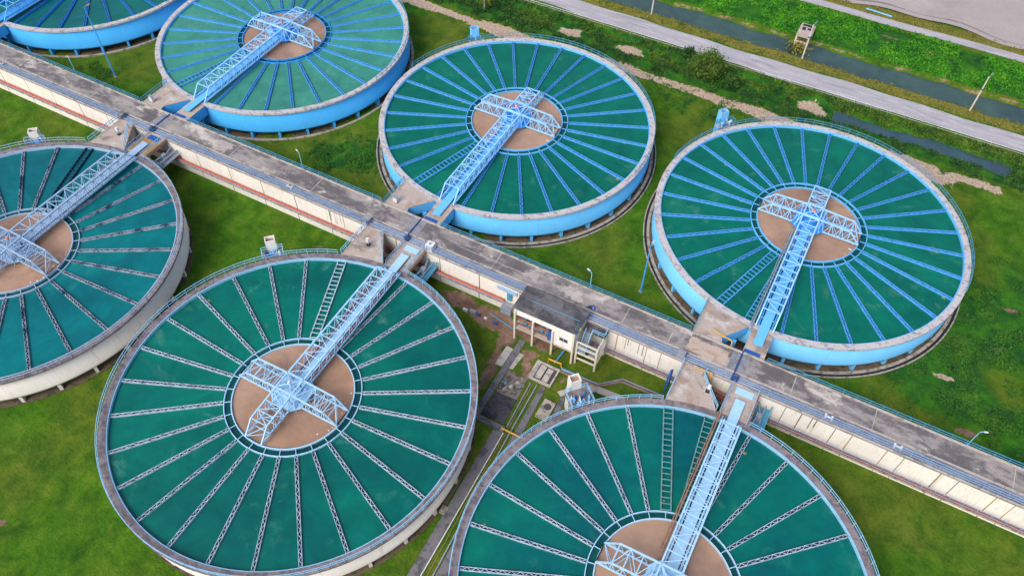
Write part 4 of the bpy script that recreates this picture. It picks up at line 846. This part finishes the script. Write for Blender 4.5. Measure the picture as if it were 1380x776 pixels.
def reg_ditch(rng):
    x, y = rng.uniform(-75, 100), rng.uniform(65.2, 75.4)
    if not noisy(x, y, .22, -.18, 3): return None, None
    for (cx, cy, a, b_) in ((-7.3, 71.0, 4.0, 2.9), (6.8, 71.4, 4.6, 2.4), (46, 71.4, 4.4, 3)):
        if ((x-cx)/a)**2+((y-cy)/b_)**2 < 1: return None, None
    if 53 < x < 83 and 68.9 < y < 73.2: return None, None
    return x, y
scatter('ditch_shrubs', 'leaf_bush', reg_ditch, 2600, .55, .6, 16, .2, 'low dense green shrubs and grass along the ditch below the road', 'shrubs', 1)
def reg_reed(rng):
    x, y = rng.uniform(-60, 100), rng.uniform(72.2, 75.2)
    if -28 < x < 22: y -= rng.uniform(0, 4)
    if x > 47 and rng.random() < .5: x = rng.uniform(48, 105); y = rng.uniform(72.6, 75.6)
    elif not noisy(x, y, .15, -.05, 9): return None, None
    for (cx, cy, a, b_) in ((-7.3, 71.0, 4.0, 2.9), (6.8, 71.4, 4.6, 2.4), (46, 71.4, 4.4, 3)):
        if ((x-cx)/a)**2+((y-cy)/b_)**2 < 1: return None, None
    return x, y
scatter('ditch_plants', 'leaf_reed', reg_reed, 2300, .5, .45, 16, .16, 'olive coloured leafy plants on the far side of the ditch', 'plants', 2)
def reg_bank(rng):
    x, y = rng.uniform(-10, 120), rng.uniform(93, 106.2)
    return (x, y) if noisy(x, y, .12, -.25, 5) else (None, None)
scatter('bank_grass', 'leaf_bank', reg_bank, 4200, .6, .35, 12, .2, 'bright green tall grass covering the far canal bank', 'grass', 3)
def reg_verge(rng):
    x = rng.uniform(-20, 110); y = rng.uniform(82.4, 86.0) if rng.random() < .5 else rng.uniform(109.6, 113.2)
    return (x, y) if noisy(x, y, .3, -.2, 7) else (None, None)
scatter('verge_grass', 'leaf_dry', reg_verge, 1500, .45, .25, 12, .15, 'yellowish dry grass on the verges of both roads', 'grass', 4)
def reg_weed(rng):
    c = [(90, 32, 17, 17), (80, 18, 10, 9), (97, 12, 12, 9), (-27, 14, 8, 7), (-21, 20, 6, 6), (-84, 11, 4, 3), (60, 6.5, 5, 1.6), (26, 60, 12, 4)][rng.choice(8, p=[.36, .16, .14, .1, .08, .02, .04, .1])]
    x = c[0]+rng.normal()*c[2]*.5; y = c[1]+rng.normal()*c[3]*.5
    for _, cx, cy, r in TK.values():
        if math.hypot(x-cx, y-cy) < 26.6: return None, None
    if y < 4.2: return None, None
    return (x, y) if noisy(x, y, .25, -.05, 2) else (None, None)
scatter('field_weeds', 'leaf_weed', reg_weed, 3200, .45, .3, 12, .16, 'patchy green weeds in the rough grass between and beside the blue tanks', 'weeds', 5)
def reg_foot(rng):
    k = list(TK.values())[rng.choice([3, 4, 5])]; a = rng.uniform(-PI, 0); r = rng.choice([25.3, 26.4, 24.9])+rng.normal()*.15
    x, y = k[1]+r*math.cos(a), k[2]+r*math.sin(a); return (x, y) if y > 4.4 and noisy(x, y, .5, .15, 4) else (None, None)
scatter('kerb_weeds', 'leaf_weed', reg_foot, 130, .25, .3, 10, .12, 'small weeds growing in the gutters at the foot of the blue tanks', 'weeds', 6)

def tree(x, y, h, crad, lb, mat, seed, nclump=46, squash=.8):
    rng = np.random.default_rng(seed); z0 = tz(x, y); t = thing('broadleaf_tree', lb, 'tree', (x, y, z0), 0, 'trees near the road')
    b = MB(); b.tube([(0, 0, -.3), (.1, 0, h*.3), (0, .1, h*.55)], .22, 8, .12); cl = []
    for i in range(nclump):
        v = rng.normal(size=3); v /= np.linalg.norm(v); q = crad*rng.uniform(.35, 1)**.6; c = np.array([v[0]*q, v[1]*q, h*.6+v[2]*q*squash*(1 if v[2] > 0 else .7)]); cl.append(c)
        if i % 4 == 0: b.tube([(0, .05, h*.35), tuple(c*.5+np.array([0, 0, h*.2])), tuple(c)], .09, 5, .03)
    b.build('trunk', 'bark', t)
    P = np.concatenate([c+rng.normal(size=(70, 3))*crad*.17 for c in cl]); V, F = quads(P, .2, rng); link('crown', np_mesh('crown', V, F, mat), t); return t
tree(24.0, 70.0, 6.0, 3.2, 'single bushy olive green tree beside the road in the top right', 'leaf_tree', 3)
tree(29.2, 69.2, 2.6, 1.7, 'low dark bush just right of the olive green tree', 'leaf_bush', 5, 24)
tree(18.4, 74.2, 2.2, 1.3, 'small upright bush left of the olive green tree, at the road edge', 'leaf_bush', 8, 18)
t = thing('palm_tree', 'small palm with yellowing drooping fronds at the top edge of the photo', 'palm', (-27.8, 69.2, 0))
MB().tube([(0, 0, -.3), (.05, 0, 1.5), (.1, .1, 3.4)], .16, 8, .11).build('trunk', 'apron', t)
for k in range(15):
    a = 2*PI*k/15+.3*math.sin(k*3.1); L_ = 2.6+.4*math.sin(k*1.9); dr = 1.0+.5*math.sin(k*2.3); b = MB(); pts = []
    for i in range(9): s = i/8; pts.append((.1+L_*s*math.cos(a)*(1-.15*s), .1+L_*s*math.sin(a)*(1-.15*s), 3.4+1.0*s-1.9*dr*s*s))
    b.tube(pts, .04, 4, .01)
    for i in range(1, 9):
        for s in (-1, 1):
            for j in (0, .5):
                p = Vector(pts[i-1]).lerp(Vector(pts[i]), j); q = p+Vector((-math.sin(a)*s, math.cos(a)*s, -.35))*(.62*(1-.5*i/9))+Vector((math.cos(a), math.sin(a), 0))*.2
                w = Vector((math.cos(a), math.sin(a), 0))*.07; b.add([p-w, p+w, q], [(0, 1, 2)])
    b.build('frond', 'palm', t)

# ------------------------------------------------------------------ person sitting on the deck
def person(x, y, z, rz):
    t = thing('person', 'person in bright blue shirt and dark trousers sitting on the deck', 'person', (x, y, z), rz); t.scale = (1.12,)*3
    V = [(0, 0, .14), (0, 0, .36), (.02, 0, .56), (-.01, 0, .66), (-.03, 0, .78),                   # pelvis, waist, chest, neck, head
         (-.1, .1, .14), (-.45, .13, .4), (-.72, .14, .09), (-.1, -.1, .14), (-.5, -.13, .32), (-.82, -.14, .08),
         (.02, .19, .56), (-.12, .26, .36), (-.34, .2, .36), (.02, -.19, .56), (.2, -.3, .34), (.26, -.32, .05), (-.86, .14, .06), (-.96, -.14, .06), (-.04, 0, .87)]
    E = [(0, 1), (1, 2), (2, 3), (3, 4), (4, 19), (0, 5), (5, 6), (6, 7), (0, 8), (8, 9), (9, 10), (2, 11), (11, 12), (12, 13), (2, 14), (14, 15), (15, 16), (7, 17), (10, 18)]
    rad = [.14, .13, .15, .055, .095, .1, .07, .045, .1, .07, .045, .065, .045, .03, .065, .045, .03, .035, .035, .075]
    me = bpy.data.meshes.new('body'); me.from_pydata(V, E, []); o = link('body', me, t)
    me.materials.append(MT['skin'])
    sk = o.modifiers.new('s', 'SKIN'); lay = me.skin_vertices[0] if me.skin_vertices else None
    bpy.context.view_layer.objects.active = o
    bm = bmesh.new(); bm.from_mesh(me); sv = bm.verts.layers.skin.verify(); bm.verts.ensure_lookup_table()
    for v, r in zip(bm.verts, rad): v[sv].radius = (r, r)
    bm.verts[0][sv].use_root = True; bm.to_mesh(me); bm.free()
    sub = o.modifiers.new('u', 'SUBSURF'); sub.levels = 2; sub.render_levels = 2
    MB().lathe([(0, .94), (.07, .93), (.105, .87), (.105, .8), (.08, .78)], 14).build('hair', 'hair', t, True, loc=(-.025, 0, .0))
    b = MB(); b.tube([(0, 0, .22), (0, 0, .36), (.02, 0, .52), (.02, 0, .62)], .185, 12, .15); b.tube([(.02, .14, .56), (-.06, .24, .42)], .1, 8, .075); b.tube([(.02, -.14, .56), (.12, -.25, .42)], .1, 8, .075); b.build('shirt', 'shirt', t, True)
    b = MB(); b.tube([(.05, 0, .12), (-.05, 0, .2)], .19, 10, .19)
    b.tube([(-.03, .1, .15), (-.25, .12, .29), (-.45, .13, .41), (-.6, .135, .24), (-.7, .14, .1)], .12, 8, .075); b.tube([(-.03, -.1, .15), (-.28, -.12, .25), (-.5, -.13, .33), (-.68, -.135, .2), (-.8, -.14, .09)], .12, 8, .075); b.build('trousers', 'trousers', t, True)
    b = MB()
    for yy, xx in ((.14, -.8), (-.14, -.92)): b.box(xx-.12, xx+.12, yy-.05, yy+.05, 0, .1)
    b.build('shoes', 'black', t)
    hands = MB()
    for (hx, hy, hz, dx) in ((-.36, .2, .36, -1), (.27, -.33, .03, 1)):
        hands.box(hx-.04, hx+.04, hy-.035, hy+.035, hz-.012, hz+.015)
        for i in range(4): yy = hy-.03+.02*i; hands.tube([(hx+dx*.035, yy, hz), (hx+dx*.07, yy, hz+.004), (hx+dx*(.1-.01*abs(i-1.5)), yy, hz-.012)], .009, 5)
        hands.tube([(hx, hy-.035, hz), (hx+dx*.03, hy-.065, hz), (hx+dx*.06, hy-.07, hz-.006)], .01, 5)
    hands.build('hands', 'skin', t)
person(30.15, -.15, ZR, R(-8))
